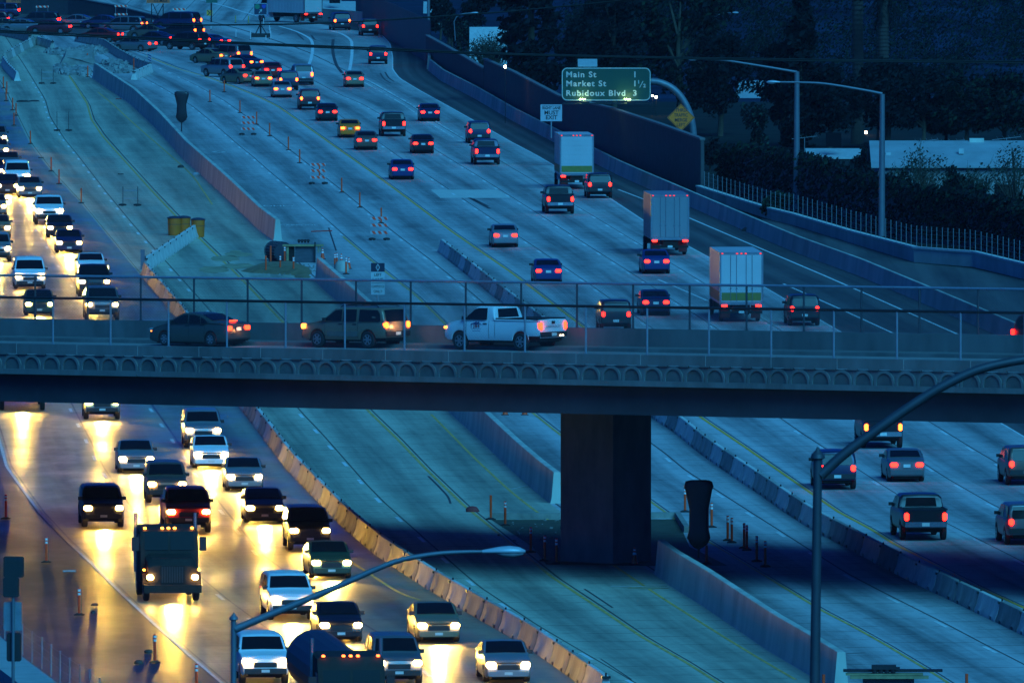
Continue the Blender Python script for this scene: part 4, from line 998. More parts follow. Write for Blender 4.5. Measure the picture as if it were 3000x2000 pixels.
def seams(root, s_, xs, z0, z1, m=None):
    g = MB()
    for x in xs:
        zz = [z0 + (z1 - z0) * k / 5 for k in range(6)]
        A = [(x - .009, half_w(s_, x, z) + .004, z) for z in zz]; B = [(x + .009, half_w(s_, x, z) + .004, z) for z in zz]
        g.quadstrip(A, B)
    g.build('door_seam', trim_m, root)
amb = emis('orange side lamp', (1.0, .22, .02), 7, (.4, .15, .02)); white_l = emis('reversing lamp', (1, .75, .45), 8, (.5, .5, .5))
# sedan
c = vehicle('sedan', 'car', 'tail', 'olive', 'sedan_car', deck_brake_m)
sp_ = SPECS['sedan']; handle(c, .0, .90, sp_); handle(c, -.85, .93, sp_); seams(c, sp_, (-.095, .93, -1.0), .3, .97)
for ch in kids(c): pass
lamp_box(c, 'high_brake_lamp', -2.02, -1.86, -.17, .17, 1.085, 1.13, deck_brake_m); lamp_box(c, 'side_lamp', 2.02, 2.16, .70, .80, .60, .68, amb)
glow(c, (-2.42, 0, .72), 5, (1, .35, .1)); glow(c, (-2.35, .75, .7), 4, (1, .1, .04))
on_deck(c, 618, 1015, -1.33, .80, 'grey four-door sedan with brake lights on, leftmost on the overpass')
# SUV
c = vehicle('suv', 'suv', 'tail', 'tan', 'suv', brake_m); sp_ = SPECS['suv']
handle(c, .12, 1.03, sp_); handle(c, -.68, 1.03, sp_); seams(c, sp_, (1.0, -.01, -.86), .45, 1.12)
r_ = MB()
for sg in (-1, 1): r_.tube([(.25, sg * .66, 1.76), (.1, sg * .66, 1.83), (-1.75, sg * .66, 1.84), (-1.9, sg * .66, 1.77)], .022, 6)
for x in (-.2, -1.5): r_.box(x - .05, x + .05, -.68, .68, 1.84, 1.875)
r_.build('roof_rack', trim_m, c)
m_ = MB(); side = []
for z in (.50, .70):
    pass
for x0, x1 in ((-.86, .86),): m_.box(x0, x1, sp_.W / 2 - .03, sp_.W / 2 + .008, .50, .72)
m_.build('lower_cladding', mat('grey cladding', (.12, .115, .10), .6), c)
lamp_box(c, 'side_lamp', 2.1, 2.36, .72, .885, .80, 1.02, amb)
glow(c, (-2.62, .1, .98), 13, (1, .5, .16)); glow(c, (2.4, 1.1, .9), 3, (1, .4, .1))
on_deck(c, 1080, 1020, -1.42, .82, 'tan SUV with roof rack and lit orange front lamp, middle of the overpass')
# pickup
c = vehicle('pickup', 'pickup truck', 'tail', 'white', 'pickup_truck', deck_brake_m); sp_ = SPECS['pickup']
handle(c, .34, 1.13, sp_); seams(c, sp_, (.13, 1.38), .5, 1.25); seams(c, sp_, (-.21,), .55, 1.33)
lamp_box(c, 'cab_brake_lamp', -.02, .06, -.13, .13, 1.885, 1.925, deck_brake_m); lamp_box(c, 'side_lamp', 2.5, 2.66, .84, .935, .90, 1.0, amb)
for ch in c.children:
    if ch.name.startswith('rear_bumper'): ch.data.materials[0] = trim_m
lt = MB(); Mx = Matrix.Translation((-2.687, 0, 1.02)) @ Matrix.Rotation(R(-90), 4, 'Z')
add_text(lt, 'CHEVROLET', .13, Mx, 1.25, .002, 1.15); lt.build('tailgate_lettering', mat('grey lettering', (.10, .11, .13), .6), c)
h_ = MB(); h_.box(-2.70, -2.675, -.10, .10, 1.14, 1.26); h_.build('tailgate_handle', trim_m, c)
sg_ = MB(); yd = half_w(sp_, .85, 1.0) + .008; Md2 = Matrix(((-1, 0, 0, .82), (0, -1, 0, yd), (0, 0, 1, .98), (0, 0, 0, 1)))
navy = mat('navy door print', (.02, .03, .14), .6, var=0); redp = mat('red door print', (.35, .03, .05), .6, var=0)
def md(x, z): return tuple(Md2 @ Vector((x, 0, z)))
sg_.face([md(-.33, .12), md(0.02, .24), md(.30, .12), md(.26, .10), md(.02, .20), md(-.28, .10)]); sg_.face([md(-.17, .12), md(.0, .19), md(.17, .12)]); sg_.face([md(.12, .17), md(.17, .15), md(.17, .24), md(.12, .24)])
sg_.face([md(-.30, -.03), md(-.26, -.03), md(-.26, .11), md(-.30, .10)])
add_text(sg_, 'COMPANY INC', .07, Md2 @ Matrix.Translation((0.02, 0, -.06)), 1, 0, 1.0) if False else None
sg_.face([md(-.28, -.06), md(.28, -.06), md(.28, -.075), md(-.28, -.075)]); 
add_text(sg_, '(000) 000-0000', .055, Md2 @ Matrix.Translation((0, 0, -.16)), 1.1, .004, 1.0, 0) if False else None
sg_.face([md(-.22, -.15), md(.24, -.15), md(.24, -.175), md(-.22, -.175)])
add_text(sg_, 'JBS', .17, Md2 @ Matrix.Translation((.02, 0, .035)), 1.3, .008, 1.25, 1)
sg_.build('door_sign', [navy, redp], c)
for y in (-.55, -.40): lamp_box(c, 'reflector_lamp', -2.78, -2.72, y - .03, y + .03, .60, .66, white_l)
on_deck(c, 1527, 1027, -1.62, .89, 'white single-cab pickup with a house logo on its door, rightmost of the three full vehicles')
glow(c, (-2.85, .75, 1.05), 3, (1, .08, .03))
c = vehicle('suv', 'suv', 'tail', 'maroon', 'suv', tail_m)
on_deck(c, 3019, 1044, -1.42, -.82, 'dark SUV cut by the right edge of the overpass, only its rear corner visible', -1)
lamp_box(c, 'side_lamp', -2.36, -2.2, -.93, -.86, .92, 1.12, tail_m)
c.location -= BU * 1.0 * 0
for o in list(S.collection.objects):
    for k in ('Lv', 'L', 'kindkey'):
        if k in o.keys(): del o[k]
# ------------------------------------------------------------ street furniture and site equipment
orange = mat('orange plastic', (0.92, 0.07, 0.012), 0.5, var=.12); band = mat('reflective band', (.7, .7, .7), .4, var=.1); rub = mat('black rubber', (.015, .015, .015), .8)
post_dark = mat('faded maroon tube', (.5, .03, .02), .6, var=.2)
def delineator(bands=True):
    t = thing('channelizer_post', (0, 0, 0), 0, 'x', 'traffic post')
    b = MB(); b.box(-.2, .2, -.2, .2, .0, .035); b.loft([[(x * k, y * k, z) for x, y in ((-.2, -.2), (.2, -.2), (.2, .2), (-.2, .2))] for k, z in ((1, .035), (.45, .085))]); b.build('base', rub, t)
    p = MB(); p.cyl((0, 0, .085), (0, 0, 1.07), .055, n=12); p.build('tube', orange, t, smooth=40)
    if bands:
        for z in (.84, .98):
            q = MB(); q.cyl((0, 0, z - .045), (0, 0, z + .045), .0575, n=12); q.build('reflective_band', band, t, smooth=40)
    return t
def cone():
    t = thing('traffic_cone', (0, 0, 0), 0, 'x', 'traffic cone')
    b = MB(); b.box(-.19, .19, -.19, .19, 0, .03); b.build('base', rub, t)
    b = MB(); b.cyl((0, 0, .03), (0, 0, .72), .14, .03, 16); b.build('body', orange, t, smooth=40)
    for z0, z1 in ((.40, .50), (.57, .63)):
        b = MB(); f = lambda z: .14 - .11 * (z - .03) / .69 + .003; b.cyl((0, 0, z0), (0, 0, z1), f(z0), f(z1), 16); b.build('reflective_band', band, t, smooth=40)
    return t
DP = [delineator(False), delineator(True)]; CN = cone()
def at(p, x, y, label, group, z=.014, rz=0):
    g = G(x, y); return place(p, (g.x, g.y, z), rz + random.uniform(-.15, .15), label, group)
for k, (x, y) in enumerate([(10, 260), (20, 275), (18, 297), (37, 324), (47, 340), (41, 369), (89, 423), (150, 503), (173, 540), (238, 596)]):
    lab = ['orange post topmost beside the oncoming queue', 'orange post second from the top beside the queue', 'orange post third from the top beside the queue', 'orange post fourth from the top beside the queue', 'orange post fifth from the top beside the queue',
           'orange post at the tail of the close group of six', 'orange post alone right of the far headlights', 'orange post upper of the pair beside the brightest headlights', 'orange post lower of the pair beside the brightest headlights', 'orange post lowest beside the oncoming queue, right of the white pickup'][k]
    at(DP[0], x, y, lab, 'orange posts along the oncoming queue')
for k, (x, y) in enumerate([(615, 300), (657, 271), (703, 332), (752, 366), (790, 400), (845, 441), (878, 479), (936, 520), (1001, 565), (1054, 609), (1117, 655)]):
    lab = ['orange post upper left of the row on the carpool lane', 'orange post farthest up the row on the carpool lane', 'orange post left above the first striped barricade', 'orange post standing beside the first striped barricade', 'orange post first below the first striped barricade',
           'orange post second below the first striped barricade', 'orange post directly above the second striped barricade', 'orange post rising behind the second striped barricade', 'orange post first below the second striped barricade', 'orange post above the third striped barricade', 'orange post rising behind the third striped barricade'][k]
    at(DP[0], x, y, lab, 'orange posts along the closed carpool lane')
for k, (x, y) in enumerate([(17, 1520), (136, 1648), (232, 1802), (454, 1941), (576, 2030)]):
    lab = ['dark post at the left edge on the wet shoulder', 'banded orange post on the wet shoulder above the semi truck wheels', 'banded orange post in the middle of the wet shoulder', 'banded orange post on the wet shoulder left of the lamp pole', 'banded orange post cut by the bottom edge'][k]
    at(DP[1], x, y, lab, 'banded posts on the wet left shoulder')
for k, (x, y) in enumerate([(1438, 1522), (1480, 1540), (1555, 1618), (1596, 1643), (1630, 1652), (2007, 1500), (2085, 1545), (2132, 1584), (2144, 1590), (2180, 1606), (2188, 1612), (2217, 1645), (2242, 1660), (2070, 1652)]):
    lab = ['dark post at the left end of the median pit', 'short dark post second from the left at the median pit', 'banded post in the shadow left of the column', 'banded orange post left of the column foot', 'banded orange post nearest the column foot', 'banded red post left of the bagged sign under the bridge',
           'dark post touching the right side of the bagged sign', 'tall dark post left of a close pair in the shadow', 'tall dark post right of a close pair in the shadow', 'dark thin post of the middle pair in the shadow', 'banded dark post of the middle pair in the shadow', 'banded post second from the right in the shadow', 'banded orange post farthest right at the shadow edge', 'red post behind the barrier under the bagged sign'][k]
    at(DP[k % 2 if k < 2 else 1], x, y, lab, 'posts around the overpass column')
at(CN, 1859, 1653, 'orange cone leaning at the foot of the overpass column', 'traffic cones')
for k, (x, y) in enumerate([(1000, 777), (1022, 788), (945, 760), (1480, 1216), (1537, 1216)]):
    at(CN, x, y, ['orange cone with two bands, left of the pair beyond the barrier end', 'orange cone with two bands, right of the pair beyond the barrier end', 'orange cone partly hidden behind the formwork', 'orange cone just under the girder edge, left', 'orange cone lying at the girder edge, right'][k], 'traffic cones')
for k, (x, y) in enumerate([(779, 800), (793, 770), (821, 799), (834, 772), (860, 803), (981, 793), (987, 792), (1014, 804)]):
    at(DP[1 if k in (2, 3, 4, 5, 6, 7) else 0], x, y, ['orange post at the far left of the sand pile', 'orange post in front of the big drum', 'banded post in the middle of the sand pile', 'banded post leaning near the timber frame', 'banded post at the right of the sand pile', 'banded post left of the cones beyond the barrier', 'banded post close beside the left cone', 'banded post in front of the right cone'][k], 'posts around the timber formwork')
# type III barricades: leaning orange stripes
wbd = mat('weathered white board', (.33, .36, .38), .7); ob = mat('orange stripe', (.90, .06, .02), .6, var=.1)
def barricade(wd=1.15, hs=(.52, 1.0, 1.45), bag=True):
    t = thing('striped_barricade', (0, 0, 0), 0, 'x', 'barricade')
    for z in hs:
        b = MB(); b.box(-wd / 2, wd / 2, -.02, .02, z - .1, z + .1); n = 3
        for k in range(n):
            x = -wd / 2 + wd * (k + .15) / n; w = wd / n * .52
            b.face([(x, -.024, z + .1), (x + w, -.024, z + .1), (min(wd / 2, x + w + .14), -.024, z - .1), (x + .14, -.024, z - .1)], 1)
        b.build('striped_board', [wbd, ob], t)
    for sg in (-1, 1):
        b = MB(); x = sg * (wd / 2 - .1); b.box(x - .02, x + .02, .02, .06, .02, 1.55); b.box(x - .03, x + .03, -.6, .6, 0, .05); b.build('leg', galv, t)
        if bag:
            b = MB(); b.loft([[(x + .24 * k * math.cos(a), -.3 + .17 * k * math.sin(a), z) for a in [2 * math.pi * j / 10 for j in range(10)]] for k, z in ((.8, .04), (1, .09), (.9, .16), (.4, .2))]); b.build('sandbag', rub, t, smooth=50)
    return t
B1 = barricade(); kids(B1)
for x, y, lab in ((727, 397, 'striped barricade farthest up the closed carpool lane'), (931, 541, 'striped barricade in the middle of the closed carpool lane'), (1111, 705, 'striped barricade nearest the overpass on the closed carpool lane')):
    at(B1, x, y, lab, 'striped barricades on the closed carpool lane')
for x, y, lab in ((1370 / 3.136, 50, ''),): pass
wb2 = mat('bright stripe board', (.6, .55, .48), .6)
B2 = barricade(1.4, (.55, 1.45)); 
for c_ in kids(B2):
    if c_.name.startswith('striped_board'): c_.data.materials[0] = wb2
KIDS.pop(B2.name, None)
g = G(527, 70); at(B2, 525, 68, 'striped barricade holding the road closed board', 'striped barricades at the far ramp')
rc = MB(); rc.box(-.62, .62, -.03, 0, 0, .76); sgn = thing('road_closed_sign', (g.x, g.y - .15, .62), 0, 'small white sign reading ROAD CLOSED on the barricade at the top left', 'sign')
rc.build('board', mat('cream sign sheet', (.66, .60, .52), .5, var=.05), sgn)
t_ = MB(); M0 = Matrix.Translation((0, -.035, 0)); add_text(t_, 'ROAD', .30, M0 @ Matrix.Translation((0, 0, .54)), 1, .008, 1.0); add_text(t_, 'CLOSED', .30, M0 @ Matrix.Translation((0, 0, .23)), 1, .008, .95)
t_.build('lettering', mat('sign black', (.02, .02, .02), .6, var=0), sgn)
for x, y, lab in ((124, 60, 'striped barricade in front of the far queue at the left'), (355, 58, 'striped barricade left of the orange sign posts')): at(B2, x, y, lab, 'striped barricades at the far ramp')
# empty barricade frames on the closed lanes
def frame(wd=1.0, h=1.45, bars=True):
    t = thing('sign_frame', (0, 0, 0), 0, 'x', 'frame')
    for sg in (-1, 1):
        b = MB(); x = sg * wd / 2; b.box(x - .02, x + .02, -.02, .02, 0, h); b.box(x - .025, x + .025, -.55, .55, 0, .04); b.build('leg', steel_d, t)
        b = MB(); b.loft([[(x + .3 * k * math.cos(a), -.2 + .16 * k * math.sin(a), z) for a in [2 * math.pi * j / 10 for j in range(10)]] for k, z in ((.8, .03), (1, .08), (.85, .14), (.4, .17))]); b.build('sandbag', rub, t, smooth=50)
    if bars:
        b = MB(); b.box(-wd / 2, wd / 2, -.015, .015, h - .3, h - .24); b.box(-wd / 2, wd / 2, -.015, .015, h - .85, h - .8); b.build('crossbar', galv, t)
    return t
F0 = frame(1.05, 1.35, True); F1 = frame(.95, 1.6, False); kids(F0); kids(F1)
at(F0, 139, 247, 'dark frame with crossbars in front of the rubble', 'sign frames'); at(F1, 184, 385, 'pair of thin uprights in sandbags on the closed lane', 'sign frames')
at(F0, 382, 604, 'pale barricade frame with sandbags above the yellow barrels', 'sign frames')
# sandbags without frame
def lump(name, px, py, rx, ry, h, m, label, cat, seed=0):
    rnd = random.Random(seed); mb = MB(); rings = []
    g = G(px, py)
    for k, z in ((1, 0), (.92, h * .55), (.6, h * .9), (.15, h)): rings.append([(rx * k * math.cos(2 * math.pi * j / 12) * rnd.uniform(.85, 1.1), ry * k * math.sin(2 * math.pi * j / 12) * rnd.uniform(.85, 1.1), z) for j in range(12)])
    mb.loft(rings); o = mb.build(name, m, smooth=50); o.location = (g.x, g.y, .014); return tag(o, label, cat)
dbr = mat('dark debris', (.04, .035, .03), .9, var=.5, scale=4); wdr = mat('pale litter', (.45, .45, .43), .7)
for k, (x, y, rx, h, m, lab) in enumerate([(67, 299, .6, .14, rub, 'left sandbag lying on the closed lane'), (101, 298, .5, .12, rub, 'right sandbag lying on the closed lane'), (1384, 1499, .3, .25, mat('red cloth', (.22, .03, .03), .8), 'dark red bundle left of the median pit'),
    (530, 492, .25, .22, dbr, 'dark block of debris beside the median barrier'), (2168, 660, .28, .2, mat('red cloth', (.22, .03, .03), .8), 'red bundle on the right shoulder'), (2195, 677, .55, .25, dbr, 'dark bag on the right shoulder'),
    (2211, 676, .2, .2, wdr, 'white bag beside the dark bag on the right shoulder'), (2286, 711, .25, .18, wdr, 'white litter at the foot of the right barrier'), (436, 1913, .18, .15, dbr, 'dark chunk left of the banded post, upper'), (407, 1944, .18, .15, dbr, 'dark chunk left of the banded post, lower'),
    (277, 1774, .15, .1, dbr, 'dark chunk on the wet shoulder, upper'), (273, 1797, .1, .12, dbr, 'dark chunk on the wet shoulder, lower'), (575, 512, .3, .18, wdr, 'crumpled pale sheet beside the median barrier'), (1232, 505 - 90, .2, .1, dbr, 'scrap on the outbound lane')]):
    lump('debris' if 'sandbag' not in lab else 'sandbag', x, y, rx, rx * 1.2, h, m, lab, 'debris' if 'sandbag' not in lab else 'sandbag', k)
for x0, y0, x1, y1, lab, m in ((912, 678, 972, 676, 'reddish pole lying across the closed carpool lane', post_dark), (339, 290, 356, 290, 'short red strip lying left of the median barrier', post_dark), (184, 1672, 222, 1672, 'metal strip lying on the wet shoulder', galv), (112, 462, 128, 462, 'dark strip on the closed lane near the queue', dbr), (345, 510, 362, 510, 'dark strip on the closed lane above the frame', dbr)):
    a, b = G(x0, y0, .05), G(x1, y1, .05); mb = MB(); mb.cyl(a, b, .04, n=6); tag(mb.build('lying_pole', m), lab, 'pole')
# yellow sand barrels
def barrel():
    t = thing('sand_barrel', (0, 0, 0), 0, 'x', 'barrel'); ym = mat('yellow barrel plastic', (.60, .13, .008), .5, var=.12); lm = mat('black barrel lid', (.03, .035, .05), .5)
    b = MB(); b.tube([(0, 0, 0), (0, 0, .1), (0, 0, 1.0), (0, 0, 1.14)], [.40, .42, .455, .465], 24); b.build('drum', ym, t, smooth=40)
    b = MB(); b.tube([(0, 0, 1.14), (0, 0, 1.18), (0, 0, 1.26), (0, 0, 1.29)], [.50, .50, .30, .05], 24); b.build('lid', lm, t, smooth=50)
    b = MB(); b.tube([(0, 0, .72), (0, 0, .75)], [.452, .453], 24); b.build('rim_band', lm, t, smooth=40)
    return t
BR = barrel(); kids(BR)
for x, y, lab in ((511, 690, 'yellow barrel with black lid mostly hidden at the left of the group'), (538, 689, 'yellow barrel with black lid in the middle of the group'), (580, 695, 'yellow barrel with black lid at the right, fully seen')): at(BR, x, y, lab, 'yellow barrels at the barrier nose')
# object marker and panels
def panel_sign(x, y, h0, h1, w, label, m, name='marker_panel', pr=.03):
    g = G(x, y); t = thing(name, (g.x, g.y, .012), 0, label, 'sign'); p = MB(); p.box(-pr, pr, 0, pr * 2, 0, h1); p.build('post', galv, t)
    b = MB(); b.box(-w / 2, w / 2, -.03, -.005, h0, h1)
    if name == 'marker_board':
        for k in range(4): z = h0 + (h1 - h0) * (k + .2) / 4; b.face([(-w / 2, -.034, z + .22), (-w / 2, -.034, z + .1), (w / 2, -.034, z - .06), (w / 2, -.034, z + .06)], 1)
        b.build('panel', [m, mat('dark stripe', (.02, .03, .09), .6)], t)
    else: b.build('panel', m, t)
    return t
panel_sign(438, 205, .55, 1.45, .33, 'striped panel on a post at the corner of the demolition barriers', mat('dull white panel', (.30, .28, .32), .6), 'marker_board')
panel_sign(418, 800, .2, 1.45, .26, 'narrow dark panel standing at the barrier corner', mat('dull plate', (.10, .11, .14), .5), 'narrow_panel')
ch = panel_sign(614, 62, .55, 1.15, .62, 'yellow chevron sign beside the green sign pole', mat('amber chevron sheet', (.75, .33, .03), .5), 'chevron_sign')
b = MB()
for s_ in (-1, 1): b.face([(-.05 , -.036, .85), (.10, -.036, .85), (.10 - .26, -.036, .85 + s_ * .28), (-.05 - .26, -.036, .85 + s_ * .28)])
b.build('chevron', mat('sign black', (.02, .02, .02), .6), ch)
# bagged signs: black plastic over a sign panel on the median barrier
bagm = mat('black plastic bag', (.008, .009, .012), .45, var=.3)
def bagged(x, ytop, ybag, ypost, wpx, D, label, seed):
    s_ = FPX / D; rnd = random.Random(seed); p0 = PD(x, ypost, D); H = (ypost - ytop) / s_; hb = (ypost - ybag) / s_; w = wpx / s_ / 2
    t = thing('bagged_sign', tuple(p0), 0, label, 'sign'); b = MB(); b.cyl((0, 0, 0), (0, 0, H - .2), .045, n=8); b.build('post', steel_d, t)
    rings = []; n = 16
    for k, z in ((.02, hb - .12), (.35, hb - .02), (.62, hb + .12), (.85, hb + .35), (.72, hb + .7), (.68, hb + .75 * (H - hb) * .75), (.95, H - .42), (1.05, H - .25), (.98, H - .06), (.7, H)):
        rings.append([((w * k + rnd.uniform(-.02, .02)) * math.copysign(abs(math.cos(a)) ** .6, math.cos(a)), (.16 * min(1, k + .2) + rnd.uniform(-.02, .02)) * math.copysign(abs(math.sin(a)) ** .6, math.sin(a)), z + rnd.uniform(-.015, .015)) for a in [2 * math.pi * j / n for j in range(n)]])
    b = MB(); b.loft(rings); b.build('plastic_bag', bagm, t, smooth=60); return t
bagged(532, 268, 356, 386, 41, G(536, 430).y, 'sign wrapped in black plastic on top of the median barrier, upper left', 3)
bagged(2047, 1405, 1600, 1632, 82, G(2040, 1690).y, 'large sign wrapped in black plastic on the barrier right of the column', 5)
# carpool lane sign
D = G(1106, 980).y; p0 = PD(1107, 932, D); s_ = FPX / D
t = thing('carpool_lane_sign', tuple(p0), 0, 'black and white carpool lane sign with a diamond, seen above the tan SUV', 'sign')
b = MB(); b.cyl((0, .03, -.3), (0, .03, (932 - 775) / s_), .055, n=8); b.build('post', galv, t)
w = 40 / s_ / 2; z1 = (932 - 770) / s_; z0 = (932 - 863) / s_; zm = (932 - 796) / s_; ze = (932 - 829) / s_
sw_ = mat('white sign sheet', (.36, .38, .38), .5, var=.06); sb = mat('sign black', (.02, .02, .02), .6)
b = MB(); b.box(-w, w, -.02, 0, z0, zm); b.build('white_panel', sw_, t); b = MB(); b.box(-w, w, -.022, 0, zm + .002, z1); b.build('black_panel', mat('deep blue black sheet', (.008, .01, .03), .5), t)
b = MB(); zc = (zm + z1) / 2; o_ = [(0, .22), (.12, 0), (0, -.22), (-.12, 0)]; i_ = [(0, .15), (.08, 0), (0, -.15), (-.08, 0)]
for k in range(4): b.face([(q[0], -.026, zc + q[1]) for q in (o_[k], o_[(k + 1) % 4], i_[(k + 1) % 4], i_[k])])
b.build('diamond', sw_, t)
b = MB(); M0 = Matrix.Translation((0, -.024, 0)); f = (zm - ze)
add_text(b, 'LEFT', .22, M0 @ Matrix.Translation((0, 0, zm - f * .27)), 1, .004, .95); add_text(b, 'LANE', .26, M0 @ Matrix.Translation((0, 0, ze + f * .28)), 1, .006, .95)
b.box(-w + .01, w - .01, -.025, -.021, ze - .012, ze + .012); f = ze - z0
add_text(b, 'CARPOOLS', .20, M0 @ Matrix.Translation((0, 0, ze - f * .3)), .95, .003, .72); add_text(b, 'ONLY', .20, M0 @ Matrix.Translation((0, 0, z0 + f * .27)), 1, .003, .9)
b.build('lettering', sb, t)
# ------------------------------------------------------------ rubble, sand and formwork
rubm = mat('broken concrete', (.19, .19, .18), .95, var=.35, scale=2)
def rubble(name, ellipses, n, label, smin=.12, smax=.5, seed=1, m=rubm):
    rnd = random.Random(seed); mb = MB()
    for _ in range(n):
        px, py, rx, ry = rnd.choice(ellipses); a = rnd.uniform(0, 6.28); q = rnd.random() ** .5
        g = G(px + rx * q * math.cos(a), py + ry * q * math.sin(a)); r_ = rnd.uniform(smin, smax) * (1.3 - q * .6)
        M = Matrix.Translation((g.x, g.y, r_ * .3)) @ Matrix.Rotation(rnd.uniform(0, 6), 4, Vector((rnd.random(), rnd.random(), rnd.random())).normalized())
        mb.box(-r_, r_, -r_ * .8, r_ * .8, -r_ * .4, r_ * .4, 0, M)
    o = mb.build(name, m); return tag(o, label, 'rubble', kind='stuff')
rubble('rubble_pile', [(215, 213, 50, 11), (180, 207, 25, 8), (245, 215, 20, 9)], 420, 'heap of broken concrete in front of the demolition area', .1, .42, 1)
rubble('rubble_pile', [(235, 155, 60, 14), (270, 150, 60, 12), (170, 155, 40, 8)], 380, 'scattered broken concrete between the demolition barriers', .08, .32, 2)
rubble('rubble_pile', [(330, 195, 45, 14), (350, 205, 40, 12)], 320, 'broken concrete piled inside the curved barriers', .1, .38, 3)
mb = MB(); g = G(222, 190); mb.loft([[(-1.6, 0, 0), (-.9, 1.4, 1.5), (.6, 1.5, 1.3), (1.6, 1.2, 1.6), (1.9, 0, .1)], [(-1.5, -.9, 0), (-1.0, -1.0, .8), (.5, -1.1, .5), (1.6, -1.0, .7), (1.9, -.8, .0)]]); o = mb.build('broken_slab', cm[2]); o.location = (g.x, g.y, 0); tag(o, 'large tilted slab of broken concrete between the rubble heaps', 'slab')
for x, y, lab in ((256, 190, 'red post stuck in the upper rubble'), (257, 227, 'red post at the edge of the rubble heap'), (392, 205, 'red post inside the near demolition barrier')): at(DP[0], x, y, lab, 'orange posts in the rubble')
sand = mat('sandy soil', (.17, .125, .06), .95, var=.35, scale=1.5, bump=.5)
def mound(pix, hgt, name, label, m, seed=0):
    rnd = random.Random(seed); P = [G(x, y) for x, y in pix]; c = sum(P, Vector()) / len(P); rings = []
    for k, z in ((1, 0), (.8, .45), (.5, .85), (.15, 1)): rings.append([c + (p - c) * k * rnd.uniform(.94, 1.05) + Vector((0, 0, z * hgt * rnd.uniform(.85, 1.1))) for p in P])
    mb = MB(); mb.loft(rings); return tag(mb.build(name, m, smooth=60), label, 'soil', kind='stuff')
mound([(708, 795), (740, 780), (800, 772), (870, 772), (910, 785), (915, 800), (900, 812), (850, 806), (780, 802), (730, 800)], .45, 'sand_pile', 'brown sand spread below the timber formwork', sand, 2)
mound([(860, 810), (905, 806), (912, 812), (900, 818), (870, 818)], .2, 'sand_pile', 'small dark sand patch at the barrier end', sand, 3)
rubble('gravel_scatter', [(830, 800, 80, 10), (900, 790, 40, 14), (1640, 1560, 200, 50)], 260, 'loose stones and grit round the column and the timber formwork', .03, .09, 7, rubm)
timber = mat('formwork timber', (.24, .19, .09), .8, var=.3, scale=3); ply = mat('dark plywood', (.055, .06, .075), .8, var=.3, scale=1.5, stretch=(1, 1, 4)); net = mat('dark rebar mesh', (.02, .024, .04), .7)
def at_frame(px, py): g = G(px, py); return g, sc(py)
g, s_ = at_frame(900, 770)
t = thing('timber_formwork', (g.x, g.y, .012), 0, 'timber and plywood formwork box spanning the gap in the median barrier', 'formwork')
def fb(name, x0, x1, y0, y1, yd0, yd1, m):
    b = MB(); b.box((x0 - 900) / s_, (x1 - 900) / s_, yd0, yd1, (770 - y1) / s_, (770 - y0) / s_); return b.build(name, m, t)
fb('plywood_panel', 864, 922, 722, 772, 0, 1.6, ply); fb('opening_shade', 845, 863, 722, 770, .05, .25, under_m); fb('top_timber', 828, 948, 716, 722, -.2, .05, timber)  # the opening is a solid slab, its shade painted black
fb('timber_post', 839, 846, 720, 770, -.12, .0, timber); fb('steel_post', 921, 925, 709, 776, -.2, -.1, steel_d); fb('timber_post', 931, 934, 722, 740, -.1, 0, timber); fb('timber_post', 937, 940, 722, 738, -.1, 0, timber)
b = MB()
for k in range(4):
    x = (876 + k * 9 - 900) / s_; z = (770 - 712) / s_; b.cyl((x, .1, z), (x, .1, z + .22), .07, n=8); b.box(x - .1, x + .1, 0, .2, z + .1, z + .2)
b.build('pipe_caps', steel_d, t)
g2 = G(815, 765); t2 = thing('rebar_drum', (g2.x, g2.y, .012), R(-70), 'dark mesh drum lying left of the timber formwork', 'drum'); b = MB(); r_ = .62
for k in range(12): b.tube([(x * 1 - .8 + k * .17 if False else -.9 + k * .17, r_ * math.cos(2 * math.pi * j / 20), r_ + r_ * math.sin(2 * math.pi * j / 20)) for j in range(21) for x in (0,)], .02, 5)
b.cyl((-.92, 0, r_), (.95, 0, r_), r_ * .93, n=20); b.build('mesh_cylinder', net, t2)
b = MB()
for j in range(20): an = 2 * math.pi * j / 20; b.cyl((-.95, r_ * math.cos(an), r_ + r_ * math.sin(an)), (1.0, r_ * math.cos(an), r_ + r_ * math.sin(an)), .012, n=5)
b.build('rebar_rods', galv, t2)
sp = tag(lump('stone', 1002, 795, .5, .6, .7, cm[0], 'grey boulder-like lump beside the cones beyond the barrier end', 'stone', 9))
# second formwork at the bottom right and the end of the median
g, s_ = at_frame(2620, 2040)
t = thing('timber_formwork', (g.x, g.y, .012), 0, 'dark timbers stacked on formwork at the bottom right edge', 'formwork')
def fb2(name, x0, x1, y0, y1, yd0, yd1, m):
    b = MB(); b.box((x0 - 2620) / s_, (x1 - 2620) / s_, yd0, yd1, (2040 - y1) / s_, (2040 - y0) / s_); return b.build(name, m, t)
fb2('plywood_panel', 2530, 2678, 1989, 2045, 0, 1.5, ply); fb2('timber_beam', 2490, 2720, 1978, 1986, -.35, 0, timber); fb2('timber_beam', 2478, 2704, 1972, 1977, -.2, .4, timber); fb2('dark_beam', 2471, 2762, 1962, 1969, .2, .6, steel_d)
b = MB()
for k in range(4):
    x = (2562 + k * 18 - 2620) / s_; z = (2040 - 1972) / s_; b.cyl((x, -.1, z), (x, -.1, z + .28), .09, n=8); b.box(x - .11, x + .11, -.2, 0, z + .15, z + .32)
b.box((2553 - 2620) / s_, (2636 - 2620) / s_, -.1, .0, z + .12, z + .24); b.build('pipe_caps', steel_d, t)
at(DP[0], 2413, 2062, 'red post tip showing at the bottom right below the barrier end', 'posts around the lower formwork'); at(DP[0], 2832, 2060, 'dark post tip right of the lower formwork', 'posts around the lower formwork')
